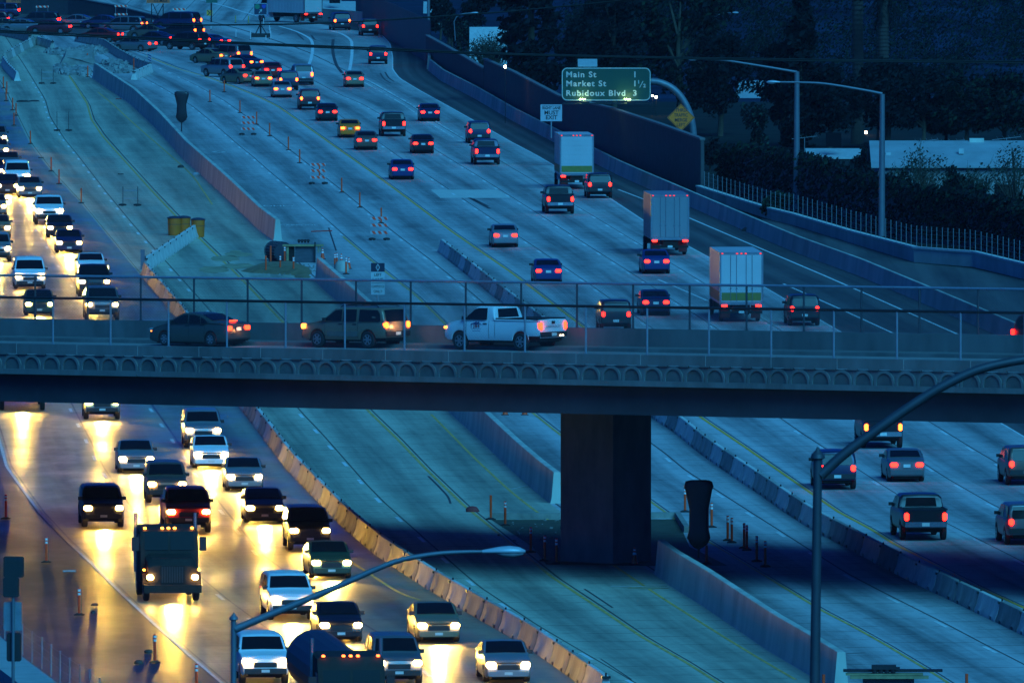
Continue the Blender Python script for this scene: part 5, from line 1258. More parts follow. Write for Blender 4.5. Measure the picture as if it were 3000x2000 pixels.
# pit around the column
pitm = mat('pit soil', (.05, .055, .03), .95, var=.4, scale=1)
t = thing('median_pit_kerb', tuple(G(1640, 1560)), 0, 'low timber and concrete kerb of the pit around the column', 'kerb')
for nm, a, b_, h in (('far_kerb', (1440, 1520), (1640, 1520), .28), ('far_kerb', (1905, 1518), (1985, 1518), .28), ('side_kerb', (1985, 1518), (2012, 1560), .28)):
    p, q = G(*a), G(*b_); v = (q - p).normalized(); n_ = Vector((-v.y, v.x, 0)) * .12; mb = MB(); mb.loft([[p - n_, p + n_, p + n_ + Vector((0, 0, h)), p - n_ + Vector((0, 0, h))], [q - n_, q + n_, q + n_ + Vector((0, 0, h)), q - n_ + Vector((0, 0, h))]])
    o = mb.build(nm, cm[2]); o.parent = t; o.matrix_parent_inverse = Matrix.Translation(-Vector(t.location))
flat('pit_floor', pitm, [(1440, 1522), (1985, 1520), (2020, 1600), (2130, 1655), (2000, 1658), (1600, 1652), (1560, 1600)], .02)
# ------------------------------------------------------------ overhead sign and roadside signs
def sign_plane(x, y, D):  # matrix for a vertical board facing the camera, origin at pixel
    p = PD(x, y, D); return Matrix.Translation(p)
D = 1075.0; s_ = FPX / D
gm = mat('green sign sheet', (.003, .05, .032), .45, var=.05); wm = mat('white sign lettering', (.42, .46, .42), .5, var=0)
c0 = PD(1776, 247, D); base_g = G(2032, 405 + 40)
sg = thing('overhead_sign', tuple(PD(2032, 420, D)), 0, 'green overhead freeway sign listing Main St, Market St and Rubidoux Blvd on a curved tube', 'sign')
def under(o): o.parent = sg; o.matrix_parent_inverse = Matrix.Translation(-Vector(sg.location)); return o
def rrect(w, h, r_, n=5):
    P = []
    for cx, cy, a0 in ((w - r_, h - r_, 0), (-w + r_, h - r_, 90), (-w + r_, -h + r_, 180), (w - r_, -h + r_, 270)):
        for k in range(n + 1): a = R(a0 + 90 * k / n); P.append((cx + r_ * math.cos(a), cy + r_ * math.sin(a)))
    return P
w, h = 131 / s_, 49 / s_
b = MB(); P = rrect(w, h, .42); b.loft([[c0 + Vector((x, y_, z)) for x, z in P] for y_ in (-.03, .03)]); under(b.build('sign_panel', gm))
b = MB(); O_ = rrect(w - .03, h - .03, .40); I_ = rrect(w - .09, h - .09, .34); O_.append(O_[0]); I_.append(I_[0])
b.quadstrip([c0 + Vector((x, -.036, z)) for x, z in O_], [c0 + Vector((x, -.036, z)) for x, z in I_])
rows_ = ((219.5, 'Main St', '1'), (246, 'Market St', '1'), (274, 'Rubidoux Blvd', '3'))
for y, a_, n_ in rows_:
    p = PD(1659, y, D); p.y -= .04; add_text(b, a_, .60, Matrix.Translation(p), 1.18, .014, 1.08, 0, 'l')
    p = PD(1860, y, D); p.y -= .04; add_text(b, n_, .60, Matrix.Translation(p), 1, .014, 1.1)
for tx, x, y, z in (('1', 1871, 241, .36), ('2', 1888, 252, .36)):
    p = PD(x, y, D); p.y -= .04; add_text(b, tx, z, Matrix.Translation(p), 1, .01, 1.1)
p, q = PD(1874, 257, D), PD(1884, 238, D); v = Vector((.03, 0, 0)); o_ = Vector((0, -.04, 0)); b.face([p - v + o_, p + v + o_, q + v + o_, q - v + o_])
under(b.build('lettering', wm))
tubm = mat('sign tube steel', (.13, .15, .17), .5, .3)
b = MB(); pts = [PD(x, y, D + .6) for x, y in smooth([(1650, 240), (1800, 239), (1905, 239), (1935, 243), (1965, 256), (1990, 278), (2008, 305), (2021, 335), (2029, 370), (2032, 405), (2032, 455)], 4)]
b.tube(pts, .27, 14); under(b.build('support_tube', tubm, smooth=50))
b = MB(); p0, p1 = PD(1648, 303, D), PD(1912, 303, D); b.box(p0.x, p1.x, p0.y - 1.3, p0.y - .5, p0.z - .04, p0.z + .04); 
for x in (1660, 1715, 1776, 1846, 1900): p = PD(x, 301, D); b.box(p.x - .04, p.x + .04, p.y - 1.2, p.y + .2, p.z, p.z + .08)
under(b.build('catwalk', steel_d))
lampg = emis('sign lamp', (.75, 1.0, .35), 40, (.5, .6, .4))
for x in (1706, 1838):
    p = PD(x + 10, 299, D); b = MB(); b.box(p.x - .28, p.x + .28, p.y - 1.15, p.y - .8, p.z - .15, p.z + .05); under(b.build('lamp_housing', steel_d))
    p = PD(x, 290, D); b = MB(); b.box(p.x - .22, p.x + .22, p.y - .95, p.y - .85, p.z - .03, p.z + .03); under(b.build('sign_lamp', lampg))
    l = bpy.data.lights.new('sign_lamp_light', 'POINT'); l.energy = 7; l.color = (.6, 1, .45); l.shadow_soft_size = .1
    lo = bpy.data.objects.new('sign_lamp_light', l); S.collection.objects.link(lo); lo.parent = sg; lo.location = Vector((p.x, p.y - .75, p.z + .1)) - Vector(sg.location)
blk = mat('sign black', (.02, .02, .02), .6)
D = 1050.0; s_ = FPX / D
t = thing('lane_sign', tuple(PD(1615, 405, D)), 0, 'white square sign reading RIGHT LANE MUST EXIT above the first box truck', 'sign')
def und(o, t): o.parent = t; o.matrix_parent_inverse = Matrix.Translation(-Vector(t.location)); return o
p = PD(1615, 331, D); w = 31.5 / s_; h = 24.5 / s_
b = MB(); b.box(p.x - w, p.x + w, p.y - .02, p.y, p.z - h, p.z + h); und(b.build('board', mat('greyed white sheet', (.38, .38, .40), .5, var=.05)), t)
b = MB(); q = PD(1615, 405, D); b.cyl((q.x, q.y + .05, q.z), (q.x, q.y + .05, p.z + h), .05, n=8); und(b.build('post', galv), t)
b = MB()
for y, tx, z, sx in ((317, 'RIGHT LANE', .30, .80), (331, 'MUST', .42, 1.0), (345, 'EXIT', .42, 1.0)):
    a = PD(1615.5, y, D); a.y -= .025; add_text(b, tx, z, Matrix.Translation(a), 1, .010, sx)
a0, a1 = PD(1588, 309.5, D), PD(1644, 310.5, D)
b.box(a0.x, a1.x, a0.y - .025, a0.y - .021, a0.z - .012, a0.z + .012); und(b.build('lettering', blk), t)
t = thing('merge_sign', tuple(PD(1995, 410, 1060)), 0, 'yellow diamond sign reading THRU TRAFFIC MERGE LEFT at the foot of the curved tube', 'sign')
D = 1060.0; s_ = FPX / D; p = PD(1995, 345, D); r_ = 40.5 / s_
b = MB(); b.loft([[p + Vector((0, y, r_)), p + Vector((-r_, y, 0)), p + Vector((0, y, -r_)), p + Vector((r_, y, 0))] for y in (0, .03)]); und(b.build('board', mat('yellow sign sheet', (.95, .17, .006), .5, var=.05)), t)
b = MB(); o_ = [(0, r_ - .05), (-r_ + .05, 0), (0, -r_ + .05), (r_ - .05, 0)]; i_ = [(x * .955, z * .955) for x, z in o_]
for k in range(4): b.face([p + Vector((q[0], -.006, q[1])) for q in (o_[k], o_[(k + 1) % 4], i_[(k + 1) % 4], i_[k])])
for y, tx, sx in ((323.5, 'THRU', .9), (338, 'TRAFFIC', .78), (352.5, 'MERGE', .85), (366.5, 'LEFT', .9)):
    a = PD(1995, y, D); a.y -= .008; add_text(b, tx, .35, Matrix.Translation(a), 1, .006, sx)
und(b.build('lettering', blk), t)
b = MB(); q = PD(1995, 425, D); b.cyl((q.x, q.y + .08, q.z), (q.x, q.y + .08, p.z), .05, n=8); und(b.build('post', galv), t)
# signs at the top left
def board(x0, x1, y0, y1, D, name, label, m, legs, ybase, lettering=(), lm=None, border=None):
    p0, p1 = PD(x0, y1, D), PD(x1, y0, D); cx = (p0.x + p1.x) / 2; t = thing(name, (cx, D, PD(cx, ybase, D).z), 0, label, 'sign'); b = MB(); b.box(p0.x, p1.x, D - .04, D, p0.z, p1.z); und(b.build('board', m), t)
    if border:
        b = MB(); e = .06
        for q in ((p0.x, p1.x, p1.z - e, p1.z), (p0.x, p1.x, p0.z, p0.z + e), (p0.x, p0.x + e, p0.z, p1.z), (p1.x - e, p1.x, p0.z, p1.z)): b.box(q[0], q[1], D - .055, D - .045, q[2], q[3])
        und(b.build('border', border), t)
    for lx0, ly0, lx1, ly1, r_ in legs:
        b = MB(); b.cyl(PD(lx0, ly0, D + .05), PD(lx1, ly1, D + .05), r_, n=6); und(b.build('leg', steel_d), t)
    if lettering:
        b = MB()
        for tx, x, y, z, sx in lettering: a = PD(x, y, D - .06); add_text(b, tx, z, Matrix.Translation(a), 1, .01, sx)
        und(b.build('lettering', lm or blk), t)
    return t
osh = mat('orange sign sheet', (.50, .10, .03), .5, var=.1)
Dg = G(460, 68).y
board(428, 499, -34, 11, Dg, 'orange_work_sign', 'orange work sign on crossed posts beside the road closed board, cut by the top edge', osh, [(444, 0, 444, 72, .06), (478, 0, 478, 72, .06), (447, 10, 470, 62, .05), (480, 10, 453, 62, .05)], 72, [('1/2 MILE', 470, 3, .42, 1.0)], border=mat('pale border', (.45, .25, .2), .5))
Dg = G(60, 42).y
board(18, 92, -34, 10, Dg, 'orange_work_sign', 'orange work sign at the top left corner, cut by the top edge', osh, [(36, 0, 36, 45, .06), (76, 0, 76, 45, .06)], 45, [('DETOUR', 56, 1, .42, 1.0)])
Dg = G(765, 110).y; dk = mat('dark sign sheet', (.010, .022, .05), .5, var=.1)
t = board(743, 783, 10, 45, Dg, 'arrow_sign', 'dark route sign with two shields and an arrow, on a trestle', dk, [(763, 45, 764, 108, .10), (761, 75, 745, 107, .06), (765, 75, 785, 107, .06)], 110, border=mat('grey border', (.30, .33, .36), .5))
b = MB(); p = PD(754, 20, Dg - .05); r_ = 7.5 / (FPX / Dg)
b.face([p + Vector((r_ * math.cos(2 * math.pi * k / 16), 0, r_ * math.sin(2 * math.pi * k / 16))) for k in range(16)]); und(b.build('green_shield', mat('green shield', (.01, .16, .08), .5)), t)
b = MB(); p = PD(773, 20, Dg - .05); q = r_ * .85; b.face([p + Vector(v) for v in ((-q, 0, q * .9), (q, 0, q * .9), (q * .9, 0, -q * .3), (0, 0, -q), (-q * .9, 0, -q * .3))]); und(b.build('blue_shield', mat('blue shield', (.01, .04, .30), .5)), t)
b = MB(); p = PD(762, 34, Dg - .05); q = 6 / (FPX / Dg)
for P in ([(-.7, -.85), (-.4, -1.0), (.45, .25), (.15, .45)], [(-.3, .75), (.9, 1.0), (.75, -.3)]): b.face([p + Vector((x * q, 0, z * q)) for x, z in P])
und(b.build('arrow', wm), t)
b = MB(); p0, p1 = PD(736, 112, Dg - .3), PD(792, 105, Dg - .3); b.box(p0.x, p1.x, Dg - .5, Dg + .5, 0, .4); und(b.build('ballast', rub), t)
Dg = G(619, 66).y
board(604, 637, -26, 9, Dg, 'green_sign', 'small dark green sign on a single pole beside the chevron', mat('dull green sheet', (.012, .09, .06), .5), [(619, 9, 619, 70, .09)], 70)
for k, (x, y, h_, col) in enumerate(((690, 68, .8, 'y'), (728, 70, .8, 'y'), (772, 78, .85, 'w'), (789, 92, .85, 'w'), (691, 111, .85, 'w'), (734, 118, .95, 'w'), (779, 122, .6, 'w'), (793, 116, .85, 'w'), (618, 88, .5, 'w'), (791, 104, .8, 'w'), (540, 70, .5, 'w'))):
    g = G(x, y); lab = ['yellow flex post left, upper pair near the arrow sign', 'yellow flex post right, upper pair near the arrow sign', 'white flex post just right of the arrow sign pole', 'thick banded flex post right of the arrow sign', 'white flex post far left of the trestle', 'white flex post left of the trestle foot',
        'short white flex post in front of the trestle', 'white flex post at the right foot of the trestle', 'short white flex post at the gore by the chevron', 'middle flex post of the close cluster right of the trestle', 'short white flex post below the road closed board'][k]
    t = thing('flex_post', (g.x, g.y, .012), 0, lab, 'traffic post', 'flexible posts around the arrow sign'); b = MB(); b.cyl((0, 0, .02), (0, 0, h_), .05, n=8); b.build('tube', mat('white flex plastic', (.5, .5, .5), .6) if col == 'w' else mat('yellow flex plastic', (.45, .28, .05), .6), t); b = MB(); b.cyl((0, 0, 0), (0, 0, .05), .13, n=10); b.build('base', rub, t)
# ------------------------------------------------------------ street lamps
polem = mat('lamp pole steel', (.13, .145, .165), .5, .35, var=.1); headm = mat('lamp housing', (.36, .39, .42), .4, .2, var=.08); lens = mat('lamp lens', (.25, .28, .30), .2, var=.05)
def lamp(D, base, top, arm, head, label, r0, r1, ra0, ra1, hl, finial=True, polem=polem):
    """base, top: pixels of the pole; arm: pixels along the arm; head: +1 or -1, the way the luminaire points"""
    pb, pt = PD(*base, D), PD(*top, D); t = thing('street_lamp', tuple(pb), 0, label, 'street lamp')
    b = MB(); b.cyl(pb, pt, r0, r1, 16); und(b.build('pole', polem, smooth=50), t)
    if finial: b = MB(); u = Vector((0, 0, 1)); b.tube([pt, pt + u * .02, pt + u * r1 * 1.2, pt + u * r1 * 2.2, pt + u * r1 * 2.9], [r1 * 1.1, r1 * 1.7, r1 * 1.5, r1 * .5, r1 * .25], 16); und(b.build('pole_cap', polem, smooth=30), t)
    P = [PD(x, y, D) for x, y in smooth(arm, 5)]; n = len(P)
    b = MB(); b.tube(P, [ra0 + (ra1 - ra0) * k / (n - 1) for k in range(n)], 12); und(b.build('arm', polem, smooth=50), t)
    if hl:
        e = P[-1]; d = (P[-1] - P[-2]).normalized(); d.z *= .5; d.normalize(); rr = []; rl = []
        for f, w_, hh in ((-.06, .05, .04), (.12, .09, .07), (.35, .14, .11), (.62, .18, .13), (.85, .14, .10), (1.0, .05, .03)):
            c = e + d * hl * f; k = hl / .9
            rr.append([c + Vector((0, w_ * k * math.cos(a), (hh if math.sin(a) > 0 else .045) * k * math.sin(a))) for a in [2 * math.pi * j / 14 for j in range(14)]])
        b = MB(); b.loft(rr); und(b.build('lamp_housing', headm, smooth=60), t)
        for f, w_, hh in ((.30, .08, .03), (.45, .13, .09), (.7, .15, .11), (.95, .06, .05)):
            c = e + d * hl * f - Vector((0, 0, .03)) ; k = hl / .9
            rl.append([c + Vector((0, w_ * k * math.cos(a), -hh * k * abs(math.sin(a)) - .01 * (math.sin(a) < 0))) for a in [math.pi * j / 8 for j in range(9)]])
        b = MB(); b.loft(rl); und(b.build('lamp_lens', lens, smooth=60), t)
    return t
lamp(300, (683, 2360), (685, 1816), [(689, 1842), (760, 1812), (880, 1763), (1000, 1712), (1100, 1667), (1180, 1638), (1280, 1621), (1360, 1616), (1420, 1615)], 1, 'street lamp whose long arm rises from the lower left to the middle', .066, .058, .085, .038, .86)
lamp(230, (2378, 2700), (2396, 1345), [(2404, 1392), (2470, 1332), (2560, 1265), (2660, 1195), (2760, 1132), (2860, 1085), (2960, 1060), (3080, 1042)], 1, 'close out-of-focus lamp pole at the lower right with a thick arm leaving the frame', .10, .07, .085, .07, 0, True, mat('dark painted pole', (.045, .05, .06), .5, .2))  # darker tone than the other lamp poles
lamp(985, (2334, 622), (2335, 210), [(2335, 212), (2290, 204), (2200, 189), (2120, 177), (2052, 174)], -1, 'street lamp left of the pair beyond the right wall', .24, .17, .10, .06, .85, False)
lamp(905, (2583, 692), (2585, 276), [(2585, 275), (2530, 264), (2420, 246), (2350, 242), (2285, 241)], -1, 'street lamp right of the pair beyond the right wall', .22, .16, .09, .06, .85, False)
lamp(1320, (2085, 135), (2085, 64), [(2085, 62), (2092, 52), (2105, 44), (2122, 39), (2142, 38)], 1, 'small distant street lamp above the dark trees', .12, .09, .06, .05, .7, False)
lamp(1380, (1255, 106), (1256, -60), [(1256, -50), (1256, -55)], 1, 'lamp pole rising behind the curved barrier, cut by the top edge', .16, .14, .05, .05, 0, False)
lamp(1330, (1334, 120), (1330, 62), [(1331, 62), (1340, 48), (1358, 41), (1378, 39)], 1, 'low street lamp among the palms right of the curved barrier', .05, .05, .05, .05, .75, False)
# ------------------------------------------------------------ traffic signal and sign seen from behind, lower left
D = 470.0; s_ = FPX / D; t = thing('traffic_signal', tuple(PD(38, 2060, D)), 0, 'back of a dark traffic signal and grey sign plate at the lower left', 'traffic signal')
b = MB(); b.cyl(PD(38, 2060, D), PD(39, 1640, D), .055, n=10); und(b.build('pole', polem), t)
sh = mat('signal housing', (.008, .008, .01), .6)
for nm, x0, x1, y0, y1, m, dd in (('signal_backplate', 10, 71, 1628, 1690, sh, -.1), ('signal_head', 9, 57, 1690, 1748, sh, -.1), ('sign_back', 10, 64, 1762, 1848, mat('aluminium sign back', (.16, .19, .22), .5, .3), .1), ('lower_signal_head', 19, 62, 1854, 1937, sh, .12)):
    p0, p1 = PD(x0, y1, D), PD(x1, y0, D); b = MB(); e = .05
    b.loft([[Vector((x, D + dd + yy, z)) for x, z in [(p0.x + e, p0.z), (p1.x - e, p0.z), (p1.x, p0.z + e), (p1.x, p1.z - e), (p1.x - e, p1.z), (p0.x + e, p1.z), (p0.x, p1.z - e), (p0.x, p0.z + e)]] for yy in (0, .04 if 'back' in nm else .25)])
    und(b.build(nm, m), t)
# foreground parapet with wire posts, on the near bank
fg = mat('foreground parapet concrete', (.30, .31, .30), .8, var=.15, scale=1)
rt = thing('foreground_parapet', tuple(G(60, 1950)), 0, 'pale concrete parapet with thin posts at the bottom left corner', 'wall')
P = [G(x, y, .9) for x, y in ((-60, 1820), (0, 1862), (68, 1924), (150, 1985), (260, 2070))]; b = MB()
b.loft([[p, p + Vector((-1.3, -1.0, 0)), p + Vector((-1.3, -1.0, -.9)), p + Vector((0, 0, -.9))] for p in P]); und(b.build('wall_body', fg), rt)
for k, (x, y) in enumerate(((14, 1872), (66, 1918), (94, 1940), (123, 1959), (150, 1980), (176, 2000), (204, 2020), (234, 2040), (263, 2055), (292, 2080))):
    p = G(x, y, .9); b = MB(); b.cyl(p, p + Vector((0, 0, 1.12)), .028, n=8); b.cyl(p + Vector((0, 0, 1.12)), p + Vector((0, 0, 1.16)), .04, n=8); und(b.build('fence_post', galv), rt)
b = MB()
for hh in (.5, .8, 1.1): b.tube([G(x, y, .9) + Vector((0, 0, hh)) for x, y in ((-30, 1835), (14, 1872), (66, 1918), (123, 1959), (176, 2000), (234, 2040), (292, 2080))], .004, 4)
und(b.build('fence_wire', galv), rt)
# right side wire fence along the retaining wall
rt = thing('wire_fence', tuple(G(2190, 622)), 0, 'row of thin fence posts with fine wires along the top of the right retaining wall', 'fence')
base = [(2050, 582), (2190, 622), (2250, 642), (2317, 658), (2490, 711), (2677, 768), (2850, 782), (3000, 818), (3100, 842)]; tops = [(2050, 552), (2190, 595), (2250, 613), (2317, 629), (2490, 680), (2677, 728), (2850, 741), (3000, 777), (3100, 800)]
x = 2064; k = 0; wp = []
while x < 3030:
    yb, yt = interp(base, x), interp(tops, x); g = G(x, yb); z0 = (yb - yt) / sc(yb) + .05
    b = MB(); b.cyl((g.x, g.y + .12, z0), (g.x, g.y + .12, z0 + 1.2 + .15 * (x > 2300)), .022, n=6); b.cyl((g.x, g.y + .12, z0 + 1.2 + .15 * (x > 2300)), (g.x, g.y + .12, z0 + 1.25 + .15 * (x > 2300)), .036, n=6)
    und(b.build('fence_post', galv), rt); wp.append(Vector((g.x, g.y + .12, z0))); x += 12.5 + 4.0 * (x - 2064) / 900 + random.uniform(-1, 1); k += 1
b = MB()
for hh in (.3, .6, .9, 1.15): b.tube([p + Vector((0, 0, hh)) for p in wp], .004, 4)
und(b.build('fence_wire', galv), rt)
# ------------------------------------------------------------ power lines
wirem = mat('black cable', (.004, .004, .005), .8)
for pts, r_, lab in (([(-600, 38), (0, 64), (300, 71), (560, 74), (740, 73), (900, 70), (1070, 63), (1300, 48), (1480, 35), (1620, 22), (1800, 4), (2400, -70)], .028, 'black cable sagging lowest over the far queue and rising to the upper right'),
                     ([(-600, 60), (0, 90), (375, 108), (750, 127), (1120, 142), (1500, 158), (2250, 173), (3000, 180), (3600, 182)], .028, 'upper of the two black cables running across the upper part of the photo'),
                     ([(-600, 66), (0, 95), (375, 113), (750, 131), (1120, 147), (1500, 161), (2250, 177), (3000, 185), (3600, 188)], .028, 'lower of the two black cables running across the upper part of the photo')):
    b = MB(); b.tube([PD(x, y, 450.0) for x, y in smooth(pts, 6)], r_, 6); o = b.build('power_cable', wirem, smooth=60); tag(o, lab, 'cable')
# ------------------------------------------------------------ vegetation
leafm = [mat('dark foliage', (.006, .010, .012), .9, var=.4, scale=1.2, spec=.05), mat('olive foliage', (.012, .022, .014), .9, var=.4, scale=1.2, spec=.05), mat('grey green foliage', (.025, .04, .03), .9, var=.4, scale=1, spec=.05)]
bark = mat('bark', (.06, .045, .03), .95, var=.3); palmb = mat('palm trunk', (.05, .035, .03), .95, var=.3, scale=4)
def leaves(mb, rnd, c, rad, n, size, mi=None):
    for _ in range(n):
        v = Vector((rnd.gauss(0, 1), rnd.gauss(0, 1), rnd.gauss(0, 1))); v.normalize(); v *= rnd.random() ** .4
        p = Vector((c[0] + v.x * rad[0], c[1] + v.y * rad[1], c[2] + v.z * rad[2])); a = Vector((rnd.gauss(0, 1), rnd.gauss(0, 1), rnd.gauss(0, 1))).normalized(); q = a.orthogonal().normalized(); s1 = size * rnd.uniform(.5, 1.3); r2 = a.cross(q)
        mb.face([p - q * s1, p + r2 * s1 * .5, p + q * s1, p - r2 * s1 * .5], mi if mi is not None else (1 if rnd.random() < .35 else 0))
def tree(px, py, top, wpx, kind, label, seed, m=(0, 1), cat='tree', name='tree', cut=None):
    rnd = random.Random(seed); g = G(px, py); s_ = sc(py); H = (py - top) / s_; Wd = wpx / s_ / 2
    t = thing(name, (g.x, g.y, 0), 0, label, cat, None); b = MB(); cr = MB(); ls = max(.22, H * .022)
    if kind == 'broad':
        tr = [Vector((0, 0, 0)), Vector((.1, 0, H * .25)), Vector((-.1, .1, H * .5)), Vector((.1, 0, H * .8))]; b.tube(tr, [Wd * .07, Wd * .055, Wd * .04, .04], 8)
        for k in range(34):
            z = H * rnd.uniform(.28, .93); f = math.sin(min(1, (z / H - .12) / .88 * 1.0) * math.pi) ** .5; a = rnd.uniform(0, 6.28); q = Wd * f * rnd.uniform(.3, .85); c = Vector((q * math.cos(a), q * math.sin(a), z)); rr = Wd * rnd.uniform(.22, .38)
            if k < 12: b.tube([Vector((0, 0, z * .6)), c * .5 + Vector((0, 0, z * .35)), c], [Wd * .03, Wd * .02, .03], 5)
            leaves(cr, rnd, c, (rr, rr, rr * .8), 130, ls)
    elif kind == 'cone':
        b.tube([Vector((0, 0, 0)), Vector((0, 0, H * .95))], [Wd * .08, .05], 8)
        for k in range(46):
            z = H * (k + .5) / 46; f = (1 - z / H) ** .75 * (1 if z > H * .1 else .7); 
            for _ in range(4): a = rnd.uniform(0, 6.28); q = Wd * f * rnd.uniform(.3, .85); leaves(cr, rnd, (q * math.cos(a), q * math.sin(a), z - q * .15), (Wd * f * .35 + .2, Wd * f * .35 + .2, H * .025), 22, ls)
    elif kind == 'column':
        b.tube([Vector((0, 0, 0)), Vector((0, 0, H * .95))], [Wd * .15, .08], 8)
        for k in range(60):
            z = H * (k + .5) / 60; 
            for _ in range(4): a = rnd.uniform(0, 6.28); q = Wd * rnd.uniform(.5, .8); leaves(cr, rnd, (q * math.cos(a), q * math.sin(a), z), (Wd * .28, Wd * .28, H * .02), 24, ls)
    elif kind == 'shrub':
        b.tube([Vector((0, 0, 0)), Vector((0, 0, H * .6))], [.08, .04], 6)
        for k in range(16): a = rnd.uniform(0, 6.28); q = Wd * rnd.uniform(0, .75); leaves(cr, rnd, (q * math.cos(a), q * math.sin(a), H * rnd.uniform(.2, .85)), (Wd * .35, Wd * .35, H * .18), 70, ls * .8)
    elif kind == 'twiggy':
        for k in range(60):
            a = rnd.uniform(0, 6.28); q = Wd * rnd.random() ** .6; z = H * rnd.uniform(.55, 1) * (1 - .35 * q / Wd); e = Vector((q * math.cos(a), q * math.sin(a), z)); m_ = e * .45 + Vector((0, 0, z * .15)); b.tube([Vector((0, 0, .1)), m_, e], [.06, .03, .012], 4)
            for _ in range(3): e2 = m_.lerp(e, rnd.uniform(.2, 1)) ; b.tube([e2, e2 + Vector((rnd.gauss(0, .5), rnd.gauss(0, .5), rnd.uniform(.2, 1.1)))], [.018, .006], 3)
            leaves(cr, rnd, e, (.6, .6, .5), 14, .12)
    b.build('trunk', bark, t)
    cr.build('crown', [leafm[m[0]], leafm[m[1]]], t, fix=False)
    return t
def palm(px, py, top, label, seed, r_=.45, fr=3.2):
    rnd = random.Random(seed); g = G(px, py); s_ = sc(py); H = (py - top) / s_; t = thing('palm_tree', (g.x, g.y, 0), 0, label, 'palm tree'); b = MB(); b.tube([(0, 0, 0), (.05, 0, H * .3), (0, 0, H * .7), (.1, 0, H)], [r_ * 1.15, r_ * .95, r_ * .9, r_], 14)
    for k in range(40): z = H * k / 40; b.tube([(0, 0, z), (0, 0, z + .08)], r_ * 1.06, 14)
    b.build('trunk', palmb, t); c = MB()
    for k in range(60):
        a = rnd.uniform(0, 6.28); el = rnd.uniform(-1.3, 1.1); P = []; L = fr * rnd.uniform(.7, 1.1)
        for j in range(7): f = j / 6; P.append(Vector((math.cos(a) * L * f * math.cos(el), math.sin(a) * L * f * math.cos(el), H + L * f * math.sin(el) - L * .35 * f * f)))
        sd_ = Vector((-math.sin(a), math.cos(a), 0))
        c.quadstrip([p - sd_ * .16 * (1 - j / 7) for j, p in enumerate(P)], [p + sd_ * .16 * (1 - j / 7) for j, p in enumerate(P)])
        for j in range(1, 6):
            for sg_ in (-1, 1): q = P[j]; e = q + sd_ * sg_ * .5 + (P[j + 1] - P[j]) * .9 - Vector((0, 0, .15)); c.face([q, e, q + (P[j + 1] - q) * .25])
    c.build('crown', [leafm[0]], t, fix=False); return t
TR = [
 (1556, 300, -230, 205, 'column', 'huge dark columnar tree left of the green sign, cut by the top edge', (0, 0)),
 (1990, 385, -90, 330, 'broad', 'large dark tree above and right of the green sign', (0, 1)), (1800, 320, -60, 230, 'broad', 'dark tree directly above the green sign', (0, 0)), (2110, 400, 90, 260, 'broad', 'dark tree between the yellow diamond and the left lamp pole', (0, 0)),
 (1690, 280, 40, 120, 'broad', 'thin dark tree between the columnar tree and the green sign', (0, 0)),
 (2345, 430, -90, 170, 'cone', 'tall dark conifer right of the small distant lamp', (0, 0)), (2290, 425, 110, 160, 'broad', 'dark round tree left of the conifer', (0, 0)),
 (2430, 440, 180, 240, 'broad', 'dark tree between the two lamp poles', (0, 0)), (2600, 435, 160, 260, 'broad', 'dark tree behind the gable of the big house', (0, 0)), (2705, 430, 195, 190, 'broad', 'dark tree over the middle of the big house roof', (0, 0)),
 (2830, 430, 215, 200, 'broad', 'olive topped dark tree above the chimney', (0, 1)), (2940, 430, 205, 220, 'broad', 'olive topped dark tree at the right edge', (0, 1)), (2770, 425, 260, 150, 'broad', 'low dark tree above the roof antennas', (0, 0)),
 (1325, 150, 30, 60, 'shrub', 'dark shrub behind the start of the sound wall', (0, 2)), (1370, 170, 60, 90, 'shrub', 'leafy shrub left of the pale roof behind the sound wall', (0, 2)), (1290, 118, -10, 90, 'broad', 'dark tree beyond the curved barrier, cut by the top edge', (0, 0)), (1400, 110, -60, 120, 'broad', 'dark tree left of the huge columnar tree', (0, 0)),
 (1415, 235, 95, 80, 'twiggy', 'bare twiggy tree in front of the pale roof behind the sound wall', (2, 2)), (1450, 245, 90, 70, 'twiggy', 'bare twiggy tree close left of the columnar tree', (2, 2)),
 (905, 26, -60, 90, 'cone', 'dark conifer behind the barrier at the top, right of the ramp truck', (0, 0)),
 (2700, 640, 420, 190, 'twiggy', 'half bare grey green tree in front of the big house roof', (2, 2)), (2975, 660, 415, 190, 'twiggy', 'half bare grey green tree at the right edge before the roof', (2, 2)), (2850, 640, 470, 120, 'twiggy', 'smaller half bare tree between the two grey green ones', (2, 1)),
 (2790, 640, 480, 100, 'shrub', 'dark bush right of the left half bare tree', (0, 1)), (2640, 640, 500, 110, 'shrub', 'dark bush below the gable', (0, 1)), (2530, 520, 420, 90, 'shrub', 'dark spiky bush in front of the corrugated roof', (0, 0)), (2080, 500, 400, 110, 'shrub', 'dark bush at the end of the sound wall', (0, 0)),
 (2215, 440, 300, 90, 'shrub', 'dark bush under the pale building left of the lamp poles', (0, 2)), (2280, 640, 560, 110, 'shrub', 'reddish low bush at the foot of the ivy wall', (1, 2)),
 (2880, 700, 540, 220, 'shrub', 'dense dark hedge bush at the right behind the fence posts', (0, 1)), (3000, 730, 560, 200, 'shrub', 'dense dark bush at the right edge behind the fence posts', (0, 1))]
for k, (x, y, tp, w, kd, lab, m) in enumerate(TR):
    t = tree(x, y, tp, w, kd, lab, 100 + k, m, 'bush' if kd == 'shrub' else 'tree', 'bush' if kd == 'shrub' else 'conifer_tree' if kd == 'cone' else 'tree'); t['group'] = 'bushes beyond the right wall' if kd == 'shrub' else 'trees beyond the right wall'
palm(2512, 420, -160, 'left palm trunk of the tall pair, crown above the photo', 1, .48); palm(2587, 425, -20, 'right palm trunk of the tall pair, drooping crown at the top edge', 2, .48, 2.4)
